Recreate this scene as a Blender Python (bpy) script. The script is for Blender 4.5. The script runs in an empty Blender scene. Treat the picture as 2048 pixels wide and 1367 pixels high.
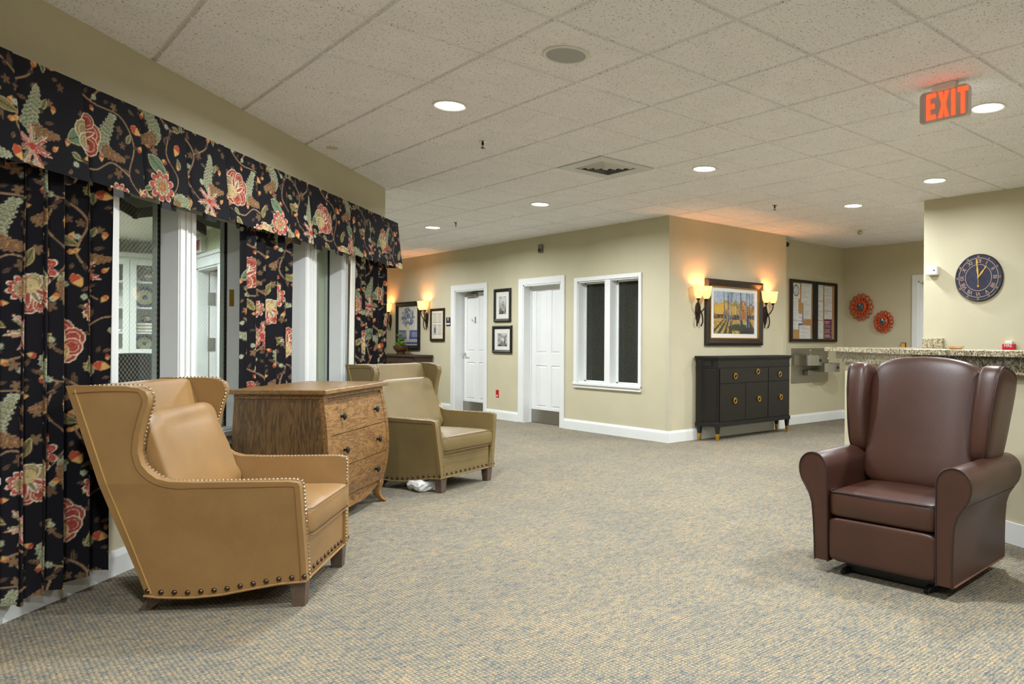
import bpy, bmesh, math, random
import numpy as np
from mathutils import Vector, Matrix

scene = bpy.context.scene
COL = scene.collection
random.seed(7)
PI = math.pi

# ------------------------------------------------------------------ camera
F, CX, CY, ROLL, YAW, HC = 1500.0, 1321.0, 684.0, 0.006, math.radians(-45.42), 1.2
ZC = 2.715                                      # ceiling height
_c, _s = math.cos(YAW), math.sin(YAW)
FWD = Vector((_s, _c, 0)); RGT = Vector((_c, -_s, 0)); UPV = Vector((0, 0, 1))
cam_data = bpy.data.cameras.new('camera')
cam_data.sensor_width = 36.0
cam_data.lens = F * 36.0 / 2048.0
cam_data.shift_x = (1024.0 - CX) / 2048.0
cam_data.shift_y = (CY - 683.5) / 2048.0
cam_data.clip_start = 0.05; cam_data.clip_end = 100
cam = bpy.data.objects.new('camera', cam_data); COL.objects.link(cam)
_x = (RGT + ROLL * UPV).normalized(); _y = (UPV - ROLL * RGT).normalized(); _z = -FWD
cam.matrix_world = Matrix(((_x.x, _y.x, _z.x, 0), (_x.y, _y.y, _z.y, 0), (_x.z, _y.z, _z.z, HC), (0, 0, 0, 1)))
scene.camera = cam

# ------------------------------------------------------------------ world, exposure
world = bpy.data.worlds.new('world'); scene.world = world
world.use_nodes = True
world.node_tree.nodes['Background'].inputs[0].default_value = (0.6, 0.65, 0.7, 1)
world.node_tree.nodes['Background'].inputs[1].default_value = 0.05
vs = scene.view_settings
vs.view_transform = 'Standard'; vs.look = 'None'; vs.gamma = 1.0; vs.use_curve_mapping = False
vs.exposure = 0.25
EXPO_LAMP = 1.0
DOWN_W, DOWN_COL, DOWN_SPREAD = 52.0, (0.915, 0.965, 1.0), math.radians(168)
SCONCE_W = 3.4

# ------------------------------------------------------------------ helpers
def S(r, g, b, a=1.0):
    f = lambda c: (c / 255 / 12.92) if c / 255 <= 0.04045 else ((c / 255 + 0.055) / 1.055) ** 2.4
    return (f(r), f(g), f(b), a)
def SNv(s, n, z=0.0):
    return Vector(((n - s) * math.sqrt(.5), (n + s) * math.sqrt(.5), z))
def TSN(p): return SNv(p[0], p[1], p[2])               # (s along the left wall, n out of it, z)
def frame(origin, ang):                                # local +x turned by ang
    o = Vector(origin); ca, sa = math.cos(ang), math.sin(ang)
    return lambda p: Vector((o.x + ca * p[0] - sa * p[1], o.y + sa * p[0] + ca * p[1], o.z + p[2]))
ID = lambda p: Vector(p)
def pix(P):
    a = P.dot(RGT); d = P.dot(FWD); b = P.z - HC
    if d < 0.05: return None
    a, b = F * a / d, F * b / d
    return CX + a + ROLL * b, CY - b + ROLL * a

class G:
    """collects geometry, placed through a point map"""
    def __init__(self, xf=ID): self.v = []; self.f = []; self.xf = xf
    def add(self, vs, fs):
        o = len(self.v); self.v += [self.xf(p) for p in vs]; self.f += [tuple(i + o for i in f) for f in fs]; return self
    def box(self, x0, x1, y0, y1, z0, z1):
        return self.add([(x0, y0, z0), (x1, y0, z0), (x1, y1, z0), (x0, y1, z0), (x0, y0, z1), (x1, y0, z1), (x1, y1, z1), (x0, y1, z1)],
                        [(0, 3, 2, 1), (4, 5, 6, 7), (0, 1, 5, 4), (1, 2, 6, 5), (2, 3, 7, 6), (3, 0, 4, 7)])
    def hexa(self, p): return self.add(p, [(0, 3, 2, 1), (4, 5, 6, 7), (0, 1, 5, 4), (1, 2, 6, 5), (2, 3, 7, 6), (3, 0, 4, 7)])
    def prism(self, poly, z0, z1, m=None):
        """poly in the first two coordinates, extruded along the third; m reorders (a,b,c)->xyz"""
        m = m or (lambda a, b, c: (a, b, c)); n = len(poly)
        vs = [m(a, b, z0) for a, b in poly] + [m(a, b, z1) for a, b in poly]
        fs = [tuple(range(n))[::-1], tuple(range(n, 2 * n))] + [(i, (i + 1) % n, n + (i + 1) % n, n + i) for i in range(n)]
        return self.add(vs, fs)
    def lathe(self, prof, c=(0, 0, 0), n=20, m=None, cap=True):
        m = m or (lambda a, b, h: (a, b, h)); vs = []
        for r, h in prof:
            for k in range(n):
                t = 2 * PI * k / n; p = m(r * math.cos(t), r * math.sin(t), h)
                vs.append((c[0] + p[0], c[1] + p[1], c[2] + p[2]))
        fs = [(j * n + k, j * n + (k + 1) % n, (j + 1) * n + (k + 1) % n, (j + 1) * n + k) for j in range(len(prof) - 1) for k in range(n)]
        if cap: fs += [tuple(range(n))[::-1], tuple(range((len(prof) - 1) * n, len(prof) * n))]
        return self.add(vs, fs)
    def tube(self, pts, r, n=8, closed=False, cap=True):
        pts = [Vector(p) for p in pts]; L = len(pts); rs = r if isinstance(r, (list, tuple)) else [r] * L
        vs = []; up = None
        for i, p in enumerate(pts):
            a = pts[(i - 1) % L] if (closed or i > 0) else p; b = pts[(i + 1) % L] if (closed or i < L - 1) else p
            t = (b - a).normalized()
            if up is None: up = Vector((0, 0, 1)) if abs(t.z) < .9 else Vector((1, 0, 0))
            x = t.cross(up); x = x.normalized() if x.length > 1e-6 else t.orthogonal().normalized(); y = x.cross(t).normalized(); up = y
            for k in range(n):
                q = 2 * PI * k / n; w = p + (x * math.cos(q) + y * math.sin(q)) * rs[i]; vs.append((w.x, w.y, w.z))
        fs = []
        for i in range(L if closed else L - 1):
            j = (i + 1) % L
            fs += [(i * n + k, i * n + (k + 1) % n, j * n + (k + 1) % n, j * n + k) for k in range(n)]
        if cap and not closed: fs += [tuple(range(n))[::-1], tuple(range((L - 1) * n, L * n))]
        return self.add(vs, fs)
    def grid(self, fn, nu, nv, wrap=False):
        vs = [fn(i / (nu if wrap else nu - 1), j / (nv - 1)) for j in range(nv) for i in range(nu)]
        fs = [(j * nu + i, j * nu + (i + 1) % nu, (j + 1) * nu + (i + 1) % nu, (j + 1) * nu + i) for j in range(nv - 1) for i in range(nu if wrap else nu - 1)]
        return self.add(vs, fs)
    def pillow(self, c, a, e1=.35, e2=.35, nu=28, nv=16, fn=None):
        """rounded box (superellipsoid) with optional per-point deformation"""
        pw = lambda x, e: math.copysign(abs(x) ** e, x); vs = []
        for j in range(nv + 1):
            ph = -PI / 2 + PI * j / nv
            for i in range(nu):
                th = 2 * PI * i / nu; cp = pw(math.cos(ph), e1)
                p = [cp * pw(math.cos(th), e2) * a[0], cp * pw(math.sin(th), e2) * a[1], pw(math.sin(ph), e1) * a[2]]
                if fn: p = fn(*p)
                vs.append((c[0] + p[0], c[1] + p[1], c[2] + p[2]))
        fs = [(j * nu + i, j * nu + (i + 1) % nu, (j + 1) * nu + (i + 1) % nu, (j + 1) * nu + i) for j in range(nv) for i in range(nu)]
        return self.add(vs, fs)

WL = {}
def _finish_mesh(me, smooth, ang=40):
    bm = bmesh.new(); bm.from_mesh(me)
    if smooth: bmesh.ops.remove_doubles(bm, verts=bm.verts, dist=1e-5)
    bmesh.ops.recalc_face_normals(bm, faces=bm.faces)
    bm.to_mesh(me); bm.free()
    if smooth:
        me.polygons.foreach_set('use_smooth', [True] * len(me.polygons)); me.set_sharp_from_angle(angle=math.radians(ang))
def tag(o, label=None, cat=None, group=None, kind=None):
    if label: o['label'] = label
    if cat: o['category'] = cat
    if group: o['group'] = group
    if kind: o['kind'] = kind
    return o
def thing(name, loc, label, cat, group=None, kind=None):
    o = bpy.data.objects.new(name, None); COL.objects.link(o); o.empty_display_size = .05
    o.location = loc; WL[o.name] = Vector(loc)
    return tag(o, label, cat, group, kind)
def obj(name, g, mat, parent=None, smooth=False, bevel=0, seg=2, ang=40, label=None, cat=None, group=None, kind=None, fin=True):
    pts = g.v
    if parent is not None: base = WL[parent.name]
    else:
        lo = Vector((min(p.x for p in pts), min(p.y for p in pts), min(p.z for p in pts))); hi = Vector((max(p.x for p in pts), max(p.y for p in pts), max(p.z for p in pts)))
        base = Vector(((lo.x + hi.x) / 2, (lo.y + hi.y) / 2, lo.z))
    me = bpy.data.meshes.new(name)
    me.from_pydata([tuple(p - base) for p in pts], [], g.f); me.update()
    if fin: _finish_mesh(me, smooth, ang)
    elif smooth: me.polygons.foreach_set('use_smooth', [True] * len(me.polygons))
    me.materials.append(mat)
    o = bpy.data.objects.new(name, me); COL.objects.link(o)
    if parent is not None: o.parent = parent; WL[o.name] = base
    else: o.location = base; WL[o.name] = base
    if bevel:
        b = o.modifiers.new('edge', 'BEVEL'); b.width = bevel; b.segments = seg; b.limit_method = 'ANGLE'; b.angle_limit = math.radians(35)
        if not smooth:
            me.polygons.foreach_set('use_smooth', [True] * len(me.polygons)); me.set_sharp_from_angle(angle=math.radians(40)); b.harden_normals = True
    return tag(o, label, cat, group, kind)
def struct(name, g, mat, **k):
    return obj(name, g, mat, kind='structure', **k)
def inst(name, me, parent, loc, rot=None):
    """a part that shares mesh data; loc is a world point"""
    o = bpy.data.objects.new(name, me); COL.objects.link(o); o.parent = parent
    o.location = Vector(loc) - WL[parent.name]
    if rot is not None: o.rotation_mode = 'QUATERNION'; o.rotation_quaternion = rot
    WL[o.name] = Vector(loc)
    return o

# ------------------------------------------------------------------ materials
def newmat(name):
    m = bpy.data.materials.new(name); m.use_nodes = True; nt = m.node_tree; nt.nodes.clear()
    out = nt.nodes.new('ShaderNodeOutputMaterial'); b = nt.nodes.new('ShaderNodeBsdfPrincipled')
    nt.links.new(b.outputs[0], out.inputs[0]); return m, nt, b
def N(nt, t, **k):
    n = nt.nodes.new(t)
    for a, v in k.items():
        if a.startswith('i_'): n.inputs[a[2:].replace('_', ' ')].default_value = v
        else: setattr(n, a, v)
    return n
def coords(nt, kind='Object', scale=(1, 1, 1), rot=(0, 0, 0)):
    mp = nt.nodes.new('ShaderNodeMapping'); mp.inputs['Rotation'].default_value = rot
    sc = nt.nodes.new('ShaderNodeMapping'); sc.inputs['Scale'].default_value = scale; nt.links.new(mp.outputs[0], sc.inputs[0])
    if kind == 'Position':
        g = nt.nodes.new('ShaderNodeNewGeometry'); nt.links.new(g.outputs['Position'], mp.inputs[0])
    else:
        t = nt.nodes.new('ShaderNodeTexCoord'); nt.links.new(t.outputs[kind], mp.inputs[0])
    return sc.outputs[0]
def noise(nt, vec, scale, detail=4, rough=.55, dist=0):
    n = N(nt, 'ShaderNodeTexNoise'); n.inputs['Scale'].default_value = scale; n.inputs['Detail'].default_value = detail
    n.inputs['Roughness'].default_value = rough; n.inputs['Distortion'].default_value = dist; nt.links.new(vec, n.inputs['Vector']); return n.outputs['Fac']
def ramp(nt, fac, stops, interp='LINEAR'):
    r = nt.nodes.new('ShaderNodeValToRGB'); cr = r.color_ramp; cr.interpolation = interp
    while len(cr.elements) < len(stops): cr.elements.new(.5)
    for e, (p, c) in zip(cr.elements, stops): e.position = p; e.color = c
    nt.links.new(fac, r.inputs[0]); return r.outputs[0]
def mixc(nt, fac, a, b, mode='MIX'):
    m = nt.nodes.new('ShaderNodeMix'); m.data_type = 'RGBA'; m.blend_type = mode
    for i, x in ((0, fac), (6, a), (7, b)):
        if hasattr(x, 'is_linked') or hasattr(x, 'links'): nt.links.new(x, m.inputs[i])
        else: m.inputs[i].default_value = x
    return m.outputs[2]
def bump(nt, b, h, strength=.2, dist=.01):
    n = nt.nodes.new('ShaderNodeBump'); n.inputs['Strength'].default_value = strength; n.inputs['Distance'].default_value = dist
    nt.links.new(h, n.inputs['Height']); nt.links.new(n.outputs[0], b.inputs['Normal'])
def mul(c, k): return (c[0] * k, c[1] * k, c[2] * k, 1)
def plain(name, col, rough=.5, metal=0., var=(8, .06), bmp=None, kind='Object', spec=None, coat=0):
    m, nt, b = newmat(name); v = coords(nt, kind)
    nt.links.new(ramp(nt, noise(nt, v, var[0], 3), [(.3, mul(col, 1 - var[1])), (.7, mul(col, 1 + var[1]))]), b.inputs['Base Color'])
    b.inputs['Roughness'].default_value = rough; b.inputs['Metallic'].default_value = metal
    if spec is not None: b.inputs['Specular IOR Level'].default_value = spec
    if coat: b.inputs['Coat Weight'].default_value = coat
    if bmp: bump(nt, b, noise(nt, v, bmp[0], 3), bmp[1], .003)
    return m
def leather(name, col, rough=.42):
    m, nt, b = newmat(name); v = coords(nt)
    c = ramp(nt, noise(nt, v, 3.5, 4), [(.3, mul(col, .86)), (.7, mul(col, 1.1))])
    nt.links.new(c, b.inputs['Base Color']); b.inputs['Roughness'].default_value = rough; b.inputs['Specular IOR Level'].default_value = .45
    vo = N(nt, 'ShaderNodeTexVoronoi'); vo.inputs['Scale'].default_value = 320; nt.links.new(v, vo.inputs['Vector'])
    bump(nt, b, vo.outputs['Distance'], .12, .002); return m
def wood(name, dark, light, scale=(2, 14, 14), rot=(0, 0, 0), rough=.45, knots=True):
    m, nt, b = newmat(name); v = coords(nt, 'Position', scale, rot)
    w = noise(nt, v, 1.6, 5, .6, 1.8)
    fine = noise(nt, v, 14, 3)
    c = ramp(nt, w, [(.3, dark), (.42, light), (.5, mul(dark, 1.25)), (.58, light), (.7, dark)])
    c = mixc(nt, .3, c, ramp(nt, fine, [(.35, dark), (.65, light)]))
    nt.links.new(c, b.inputs['Base Color']); b.inputs['Roughness'].default_value = rough
    bump(nt, b, fine, .08, .002); return m
def glowmat(name, col, strength):
    m, nt, b = newmat(name); v = coords(nt)
    nt.links.new(ramp(nt, noise(nt, v, 20), [(.3, mul(col, .92)), (.7, col)]), b.inputs['Emission Color'])
    b.inputs['Base Color'].default_value = mul(col, .6); b.inputs['Emission Strength'].default_value = strength; return m
def printed(name, rough=.7, weave=0, spec=.2):
    """flat print: reads the colours stored on the mesh"""
    m, nt, b = newmat(name); a = N(nt, 'ShaderNodeVertexColor', layer_name='Col')
    nt.links.new(a.outputs[0], b.inputs['Base Color']); b.inputs['Roughness'].default_value = rough; b.inputs['Specular IOR Level'].default_value = spec
    if weave: bump(nt, b, noise(nt, coords(nt), weave, 2), .15, .002)
    return m
def set_colors(me, arr):
    """arr: (nverts,3) sRGB 0..1"""
    a = np.clip(arr, 0, 1); lin = np.where(a <= .04045, a / 12.92, ((a + .055) / 1.055) ** 2.4)
    at = me.color_attributes.new('Col', 'FLOAT_COLOR', 'POINT')
    at.data.foreach_set('color', np.concatenate([lin, np.ones((len(lin), 1))], 1).astype(np.float32).ravel())

MT = {}
MT['wall'] = plain('wall_paint', S(194, 186, 158), .75, var=(3, .03), bmp=(140, .12), kind='Position')
MT['wall_lib'] = plain('library_wall_paint', S(196, 200, 165), .75, var=(3, .03), kind='Position')
MT['trim'] = plain('white_trim_paint', S(226, 228, 226), .4, var=(4, .02))
MT['door'] = plain('white_door_paint', S(228, 228, 228), .42, var=(4, .02))
MT['white'] = plain('white_plastic', S(225, 223, 214), .45, var=(10, .02))
MT['grid'] = plain('ceiling_grid_paint', S(222, 220, 214), .5, var=(5, .03))
MT['black'] = plain('black_satin', S(20, 19, 18), .45, var=(20, .2))
MT['dark_metal'] = plain('dark_metal', S(40, 36, 34), .45, .6, var=(30, .25))
MT['bronze'] = plain('aged_bronze', S(58, 42, 32), .45, .7, var=(40, .3))
MT['gold'] = plain('brass_gold', S(205, 165, 75), .3, .9, var=(25, .1))
MT['chrome'] = plain('chrome', S(215, 215, 215), .18, 1., var=(12, .05))
MT['nail'] = plain('nailhead_metal', S(168, 148, 120), .42, 1., var=(60, .2))
MT['big_nail'] = plain('dark_nailhead', S(95, 82, 72), .3, 1., var=(60, .2))
MT['glass_dark'] = plain('dark_display_glass', S(14, 14, 16), .08)
MT['silver'] = plain('mercury_glass', S(190, 180, 165), .2, .9, var=(50, .3))
MT['leg_wood'] = plain('grey_brown_leg_wood', S(92, 76, 64), .5, var=(25, .15))
MT['red'] = plain('red_plastic', S(190, 28, 30), .35, var=(20, .05))
MT['cork'] = plain('cork', S(176, 134, 82), .9, var=(120, .3), bmp=(200, .3))
MT['matboard'] = plain('white_mat_board', S(225, 222, 214), .8, var=(30, .02))
MT['lining'] = plain('curtain_lining', S(150, 152, 142), .9, var=(20, .05))
MT['bag'] = plain('white_plastic_bag', S(225, 225, 222), .35, var=(40, .05), bmp=(60, .6))
MT['lens'] = glowmat('lamp_lens', (1, .98, .94, 1), 14)
MT['exit_red'] = glowmat('exit_red', (1, .05, .012, 1), 2.6)
MT['shade'] = None
MT['print'] = printed('flat_print', .6)
MT['fabric'] = printed('floral_chintz', .85, 260)

def m_shade():
    m, nt, b = newmat('amber_glass_shade'); v = coords(nt, 'Object'); sep = N(nt, 'ShaderNodeSeparateXYZ'); nt.links.new(v, sep.inputs[0])
    c = ramp(nt, noise(nt, v, 26, 3), [(.3, (1, .42, .10, 1)), (.7, (1, .62, .25, 1))])
    nt.links.new(c, b.inputs['Base Color']); nt.links.new(c, b.inputs['Emission Color']); b.inputs['Emission Strength'].default_value = 1.5
    b.inputs['Roughness'].default_value = .3; return m
MT['shade'] = m_shade()
def m_carpet():
    m, nt, b = newmat('woven_carpet'); v = coords(nt, 'Position')
    vs_ = coords(nt, 'Position', (95, 24, 1))
    streak = noise(nt, vs_, 1.0, 3, .6)
    fine = noise(nt, coords(nt, 'Position', (1, .6, 1)), 150, 2, .7)
    big = noise(nt, v, 1.7, 3)
    c1 = ramp(nt, streak, [(.28, S(70, 82, 106)), (.40, S(108, 114, 116)), (.50, S(150, 142, 120)), (.60, S(186, 160, 120)), (.72, S(90, 100, 116))])
    c2 = ramp(nt, fine, [(.34, S(74, 78, 80)), (.48, S(130, 130, 120)), (.62, S(180, 172, 148)), (.72, S(88, 108, 132))])
    c = mixc(nt, .42, c1, c2)
    mid = noise(nt, coords(nt, 'Position', (26, 7, 1)), 1.0, 4, .6)
    c = mixc(nt, .75, c, ramp(nt, mid, [(.34, (.72, .79, .88, 1)), (.5, (1.02, 1.0, .98, 1)), (.66, (1.24, 1.13, .98, 1))]), 'MULTIPLY')
    c = mixc(nt, 1.0, c, ramp(nt, big, [(.3, (.86, .88, .92, 1)), (.7, (1.06, 1.03, .98, 1))]), 'MULTIPLY')
    # loop rows of the weave
    wv = []
    for rot in (0, PI / 2):
        w = N(nt, 'ShaderNodeTexWave', wave_type='BANDS', bands_direction='X'); w.inputs['Scale'].default_value = 19; w.inputs['Distortion'].default_value = 2.6; w.inputs['Detail'].default_value = 2; w.inputs['Detail Scale'].default_value = 2.5
        nt.links.new(coords(nt, 'Position', (1, 1, 1), (0, 0, rot)), w.inputs['Vector']); wv.append(w.outputs['Fac'])
    mm = N(nt, 'ShaderNodeMath', operation='MULTIPLY'); nt.links.new(wv[0], mm.inputs[0]); nt.links.new(wv[1], mm.inputs[1])
    c = mixc(nt, 1.0, c, ramp(nt, mm.outputs[0], [(.0, (.58, .58, .60, 1)), (.38, (1.03, 1.03, 1.03, 1))]), 'MULTIPLY')
    nt.links.new(c, b.inputs['Base Color']); b.inputs['Roughness'].default_value = .95; b.inputs['Specular IOR Level'].default_value = .1
    bump(nt, b, mm.outputs[0], .5, .006); return m
MT['carpet'] = m_carpet()
def m_tile():
    m, nt, b = newmat('acoustic_tile'); v = coords(nt, 'Position')
    pin = noise(nt, v, 85, 2, .8); big = noise(nt, v, 5, 2)
    base = ramp(nt, big, [(.3, S(239, 237, 238)), (.7, S(245, 243, 244))])
    c = mixc(nt, ramp(nt, pin, [(.60, (0, 0, 0, 1)), (.66, (1, 1, 1, 1))]), base, S(158, 150, 144))
    nt.links.new(c, b.inputs['Base Color']); b.inputs['Roughness'].default_value = .95; b.inputs['Specular IOR Level'].default_value = .1
    bump(nt, b, pin, .25, .003); return m
MT['tile'] = m_tile()
def m_granite(name, k=1.0, sc=1.0):
    m, nt, b = newmat(name); v = coords(nt, 'Position')
    n1 = noise(nt, v, 95 * sc, 4, .7); n2 = noise(nt, v, 34 * sc, 3, .6, .6)
    c = ramp(nt, n1, [(.34, mul(S(28, 26, 24), k)), (.44, mul(S(112, 96, 74), k)), (.52, mul(S(176, 164, 132), k)), (.62, mul(S(206, 200, 178), k))])
    c = mixc(nt, ramp(nt, n2, [(.46, (0, 0, 0, 1)), (.64, (.65, .65, .65, 1))]), c, mul(S(52, 45, 38), k))
    nt.links.new(c, b.inputs['Base Color']); b.inputs['Roughness'].default_value = .18; return m
MT['granite'] = m_granite('speckled_granite', 1.2); MT['granite_dim_facet'] = m_granite('band_granite_dim_facet', .38, .8)  # second: band stone with the right facet's shade put into its tone
def m_steel():
    m, nt, b = newmat('brushed_steel'); v = coords(nt, 'Position', (1, 1, 60))
    n = noise(nt, v, 30, 2); nt.links.new(ramp(nt, n, [(.3, S(150, 147, 138)), (.7, S(184, 182, 174))]), b.inputs['Base Color'])
    b.inputs['Metallic'].default_value = 1; b.inputs['Roughness'].default_value = .32; return m
MT['steel'] = m_steel()
def facing(nt):
    lw = N(nt, 'ShaderNodeLayerWeight'); lw.inputs[0].default_value = .5
    p = N(nt, 'ShaderNodeMath', operation='POWER'); nt.links.new(lw.outputs['Facing'], p.inputs[0]); p.inputs[1].default_value = 4
    q = N(nt, 'ShaderNodeMath', operation='MULTIPLY_ADD'); nt.links.new(p.outputs[0], q.inputs[0]); q.inputs[1].default_value = .45; q.inputs[2].default_value = .03
    return q.outputs[0]
def m_wireglass(name='wired_glass', tint=(.92, .96, .94, 1)):
    m, nt, b = newmat(name); nt.nodes.remove(b)
    out = [n for n in nt.nodes if n.type == 'OUTPUT_MATERIAL'][0]
    uv = N(nt, 'ShaderNodeUVMap'); sep = N(nt, 'ShaderNodeSeparateXYZ'); nt.links.new(uv.outputs[0], sep.inputs[0])
    lines = []
    for op in ('ADD', 'SUBTRACT'):
        a = N(nt, 'ShaderNodeMath', operation=op); nt.links.new(sep.outputs[0], a.inputs[0]); nt.links.new(sep.outputs[1], a.inputs[1])
        d = N(nt, 'ShaderNodeMath', operation='DIVIDE'); nt.links.new(a.outputs[0], d.inputs[0]); d.inputs[1].default_value = .03
        fr = N(nt, 'ShaderNodeMath', operation='FRACT'); nt.links.new(d.outputs[0], fr.inputs[0])
        lt = N(nt, 'ShaderNodeMath', operation='LESS_THAN'); nt.links.new(fr.outputs[0], lt.inputs[0]); lt.inputs[1].default_value = .045; lines.append(lt.outputs[0])
    mx = N(nt, 'ShaderNodeMath', operation='MAXIMUM'); nt.links.new(lines[0], mx.inputs[0]); nt.links.new(lines[1], mx.inputs[1])
    tr = N(nt, 'ShaderNodeBsdfTransparent'); tr.inputs[0].default_value = tint
    gl = N(nt, 'ShaderNodeBsdfGlossy'); gl.inputs['Roughness'].default_value = .02; gl.inputs[0].default_value = (1, 1, 1, 1)
    fr = facing(nt)
    m1 = N(nt, 'ShaderNodeMixShader'); nt.links.new(fr, m1.inputs[0]); nt.links.new(tr.outputs[0], m1.inputs[1]); nt.links.new(gl.outputs[0], m1.inputs[2])
    wi = N(nt, 'ShaderNodeBsdfDiffuse'); wi.inputs[0].default_value = S(150, 150, 140)
    m2 = N(nt, 'ShaderNodeMixShader'); nt.links.new(mx.outputs[0], m2.inputs[0]); nt.links.new(m1.outputs[0], m2.inputs[1]); nt.links.new(wi.outputs[0], m2.inputs[2])
    nt.links.new(m2.outputs[0], out.inputs[0]); return m
MT['wire_glass'] = m_wireglass(); MT['dimmed_wire_glass'] = m_wireglass('wired_glass_office_dimmed', (.30, .31, .32, 1))  # second copy has the unlit office's darkness put into its tint
def m_glass():
    m, nt, b = newmat('thin_clear_glass'); nt.nodes.remove(b)
    out = [n for n in nt.nodes if n.type == 'OUTPUT_MATERIAL'][0]
    tr = N(nt, 'ShaderNodeBsdfTransparent'); gl = N(nt, 'ShaderNodeBsdfGlossy'); gl.inputs['Roughness'].default_value = .03
    fr = facing(nt)
    m1 = N(nt, 'ShaderNodeMixShader'); nt.links.new(fr, m1.inputs[0]); nt.links.new(tr.outputs[0], m1.inputs[1]); nt.links.new(gl.outputs[0], m1.inputs[2]); nt.links.new(m1.outputs[0], out.inputs[0]); return m
MT['glass'] = m_glass()
MT['leather_tan'] = leather('tan_leather', S(148, 113, 68))
MT['leather_tan_greenlit'] = leather('tan_leather_green_light', S(122, 104, 66))  # same tan leather, with greener, dimmer light put into its colour
MT['leather_brown'] = leather('chocolate_leather', S(64, 38, 28), .38)
MT['piping'] = plain('dark_piping', S(40, 24, 20), .5)
MT['seam_tan'] = plain('tan_welt', S(120, 84, 44), .55)
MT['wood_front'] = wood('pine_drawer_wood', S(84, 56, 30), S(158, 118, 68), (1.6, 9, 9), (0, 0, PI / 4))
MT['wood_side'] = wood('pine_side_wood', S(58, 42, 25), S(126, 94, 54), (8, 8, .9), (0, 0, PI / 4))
MT['wood_top'] = wood('pine_top_wood', S(100, 72, 42), S(150, 116, 70), (1.4, 9, 9), (0, 0, PI / 4), .35)
MT['ebony'] = wood('ebonised_wood', S(16, 14, 13), S(32, 28, 24), (30, 30, 3), (0, 0, 0), .38)
MT['console'] = wood('dark_console_wood', S(46, 32, 24), S(84, 62, 46), (4, 20, 20), (0, 0, 0), .45)

# ------------------------------------------------------------------ lettering (made while the scene is nearly empty)
TXT = {}
def text_mesh(s, size, extrude=.001):
    k = (s, size)
    if k in TXT: return TXT[k]
    cu = bpy.data.curves.new('lettering', 'FONT'); cu.body = s; cu.size = size; cu.extrude = extrude; cu.align_x = 'CENTER'; cu.align_y = 'CENTER'; cu.resolution_u = 3
    o = bpy.data.objects.new('lettering', cu); COL.objects.link(o); bpy.context.view_layer.update()
    me = bpy.data.meshes.new_from_object(o.evaluated_get(bpy.context.evaluated_depsgraph_get()))
    bpy.data.objects.remove(o); bpy.data.curves.remove(cu)
    TXT[k] = ([tuple(v.co) for v in me.vertices], [tuple(p.vertices) for p in me.polygons]); bpy.data.meshes.remove(me)
    return TXT[k]
ROMAN = ['XII', 'I', 'II', 'III', 'IIII', 'V', 'VI', 'VII', 'VIII', 'IX', 'X', 'XI']
for _t in ROMAN: text_mesh(_t, .054)
for _k in range(12): text_mesh(str(60 if _k == 0 else _k * 5), .024)
text_mesh('FIRE', .045)

# ------------------------------------------------------------------ drawing on arrays (sRGB 0..1)
def C(r, g, b): return np.array([r, g, b]) / 255.
def vnoise(ny, nx, cy, cx, seed, wrap=False):
    rg = np.random.RandomState(seed); gy, gx = int(ny / cy) + 2, int(nx / cx) + 2; g = rg.rand(gy, gx)
    y = np.arange(ny) / cy; x = np.arange(nx) / cx; iy = y.astype(int); ix = x.astype(int); fy = (y - iy)[:, None]; fx = (x - ix)[None]
    fy = fy * fy * (3 - 2 * fy); fx = fx * fx * (3 - 2 * fx)
    a = g[np.ix_(iy, ix)]; b = g[np.ix_(iy, ix + 1)]; c = g[np.ix_(iy + 1, ix)]; d = g[np.ix_(iy + 1, ix + 1)]
    return (a * (1 - fx) + b * fx) * (1 - fy) + (c * (1 - fx) + d * fx) * fy
def picture(name, T, w, h, arr, parent=None, mat=None, **k):
    """flat printed sheet; T maps (u,v) in metres to a world point; arr row 0 is the top"""
    ny, nx = arr.shape[:2]; g = G()
    g.grid(lambda a, b: T(a * w, b * h), nx, ny)
    o = obj(name, g, mat or MT['print'], parent, fin=False, **k); set_colors(o.data, arr[::-1].reshape(-1, 3)); return o
# ================================================================== SETTING
struct('floor', G().box(-16, 5, -6, 12, -.1, 0), MT['carpet'])

# ---- suspended ceiling: slab with the T-bars, tiles as parts
TP, TX0, TY0 = .6096, -2.8704, 2.7207
def tile_c(c, r): return (TX0 + (c + .5) * TP, TY0 + (r + .5) * TP)
ceil = struct('ceiling', G().box(-16, 5, -6, 12, ZC + .012, ZC + .15), MT['grid'])
def tile_geo(g, cx, cy):
    a, b = TP / 2 - .014, TP / 2 - .007
    return g.hexa([(cx - a, cy - a, ZC), (cx + a, cy - a, ZC), (cx + a, cy + a, ZC), (cx - a, cy + a, ZC),
                   (cx - b, cy - b, ZC + .012), (cx + b, cy - b, ZC + .012), (cx + b, cy + b, ZC + .012), (cx - b, cy + b, ZC + .012)])
tiles = []
for c in range(-21, 12):
    for r in range(-13, 13):
        if (c, r) == (-4, 2): continue
        x, y = tile_c(c, r)
        if y < 2.2 and x + y < -4.5: continue
        if x < -6.9 and y > 6.8: continue
        if x > -1.8 and y > 8.0: continue
        p = pix(Vector((x, y, ZC))); vis = p is not None and -150 < p[0] < 2200 and -150 < p[1] < 700
        tiles.append((0 if vis else 1, x * x + y * y, x, y))
tiles.sort()
g0 = G(); tile_geo(g0, 0, 0)
tm = bpy.data.meshes.new('ceiling_tile'); tm.from_pydata([tuple(v - Vector((0, 0, ZC))) for v in g0.v], [], g0.f); tm.update(); tm.materials.append(MT['tile'])
rest = G()
for i, (hid, _, x, y) in enumerate(tiles):
    if i < 300 and not hid: inst('ceiling_tile', tm, ceil, (x, y, ZC))
    else: tile_geo(rest, x, y)
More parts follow.
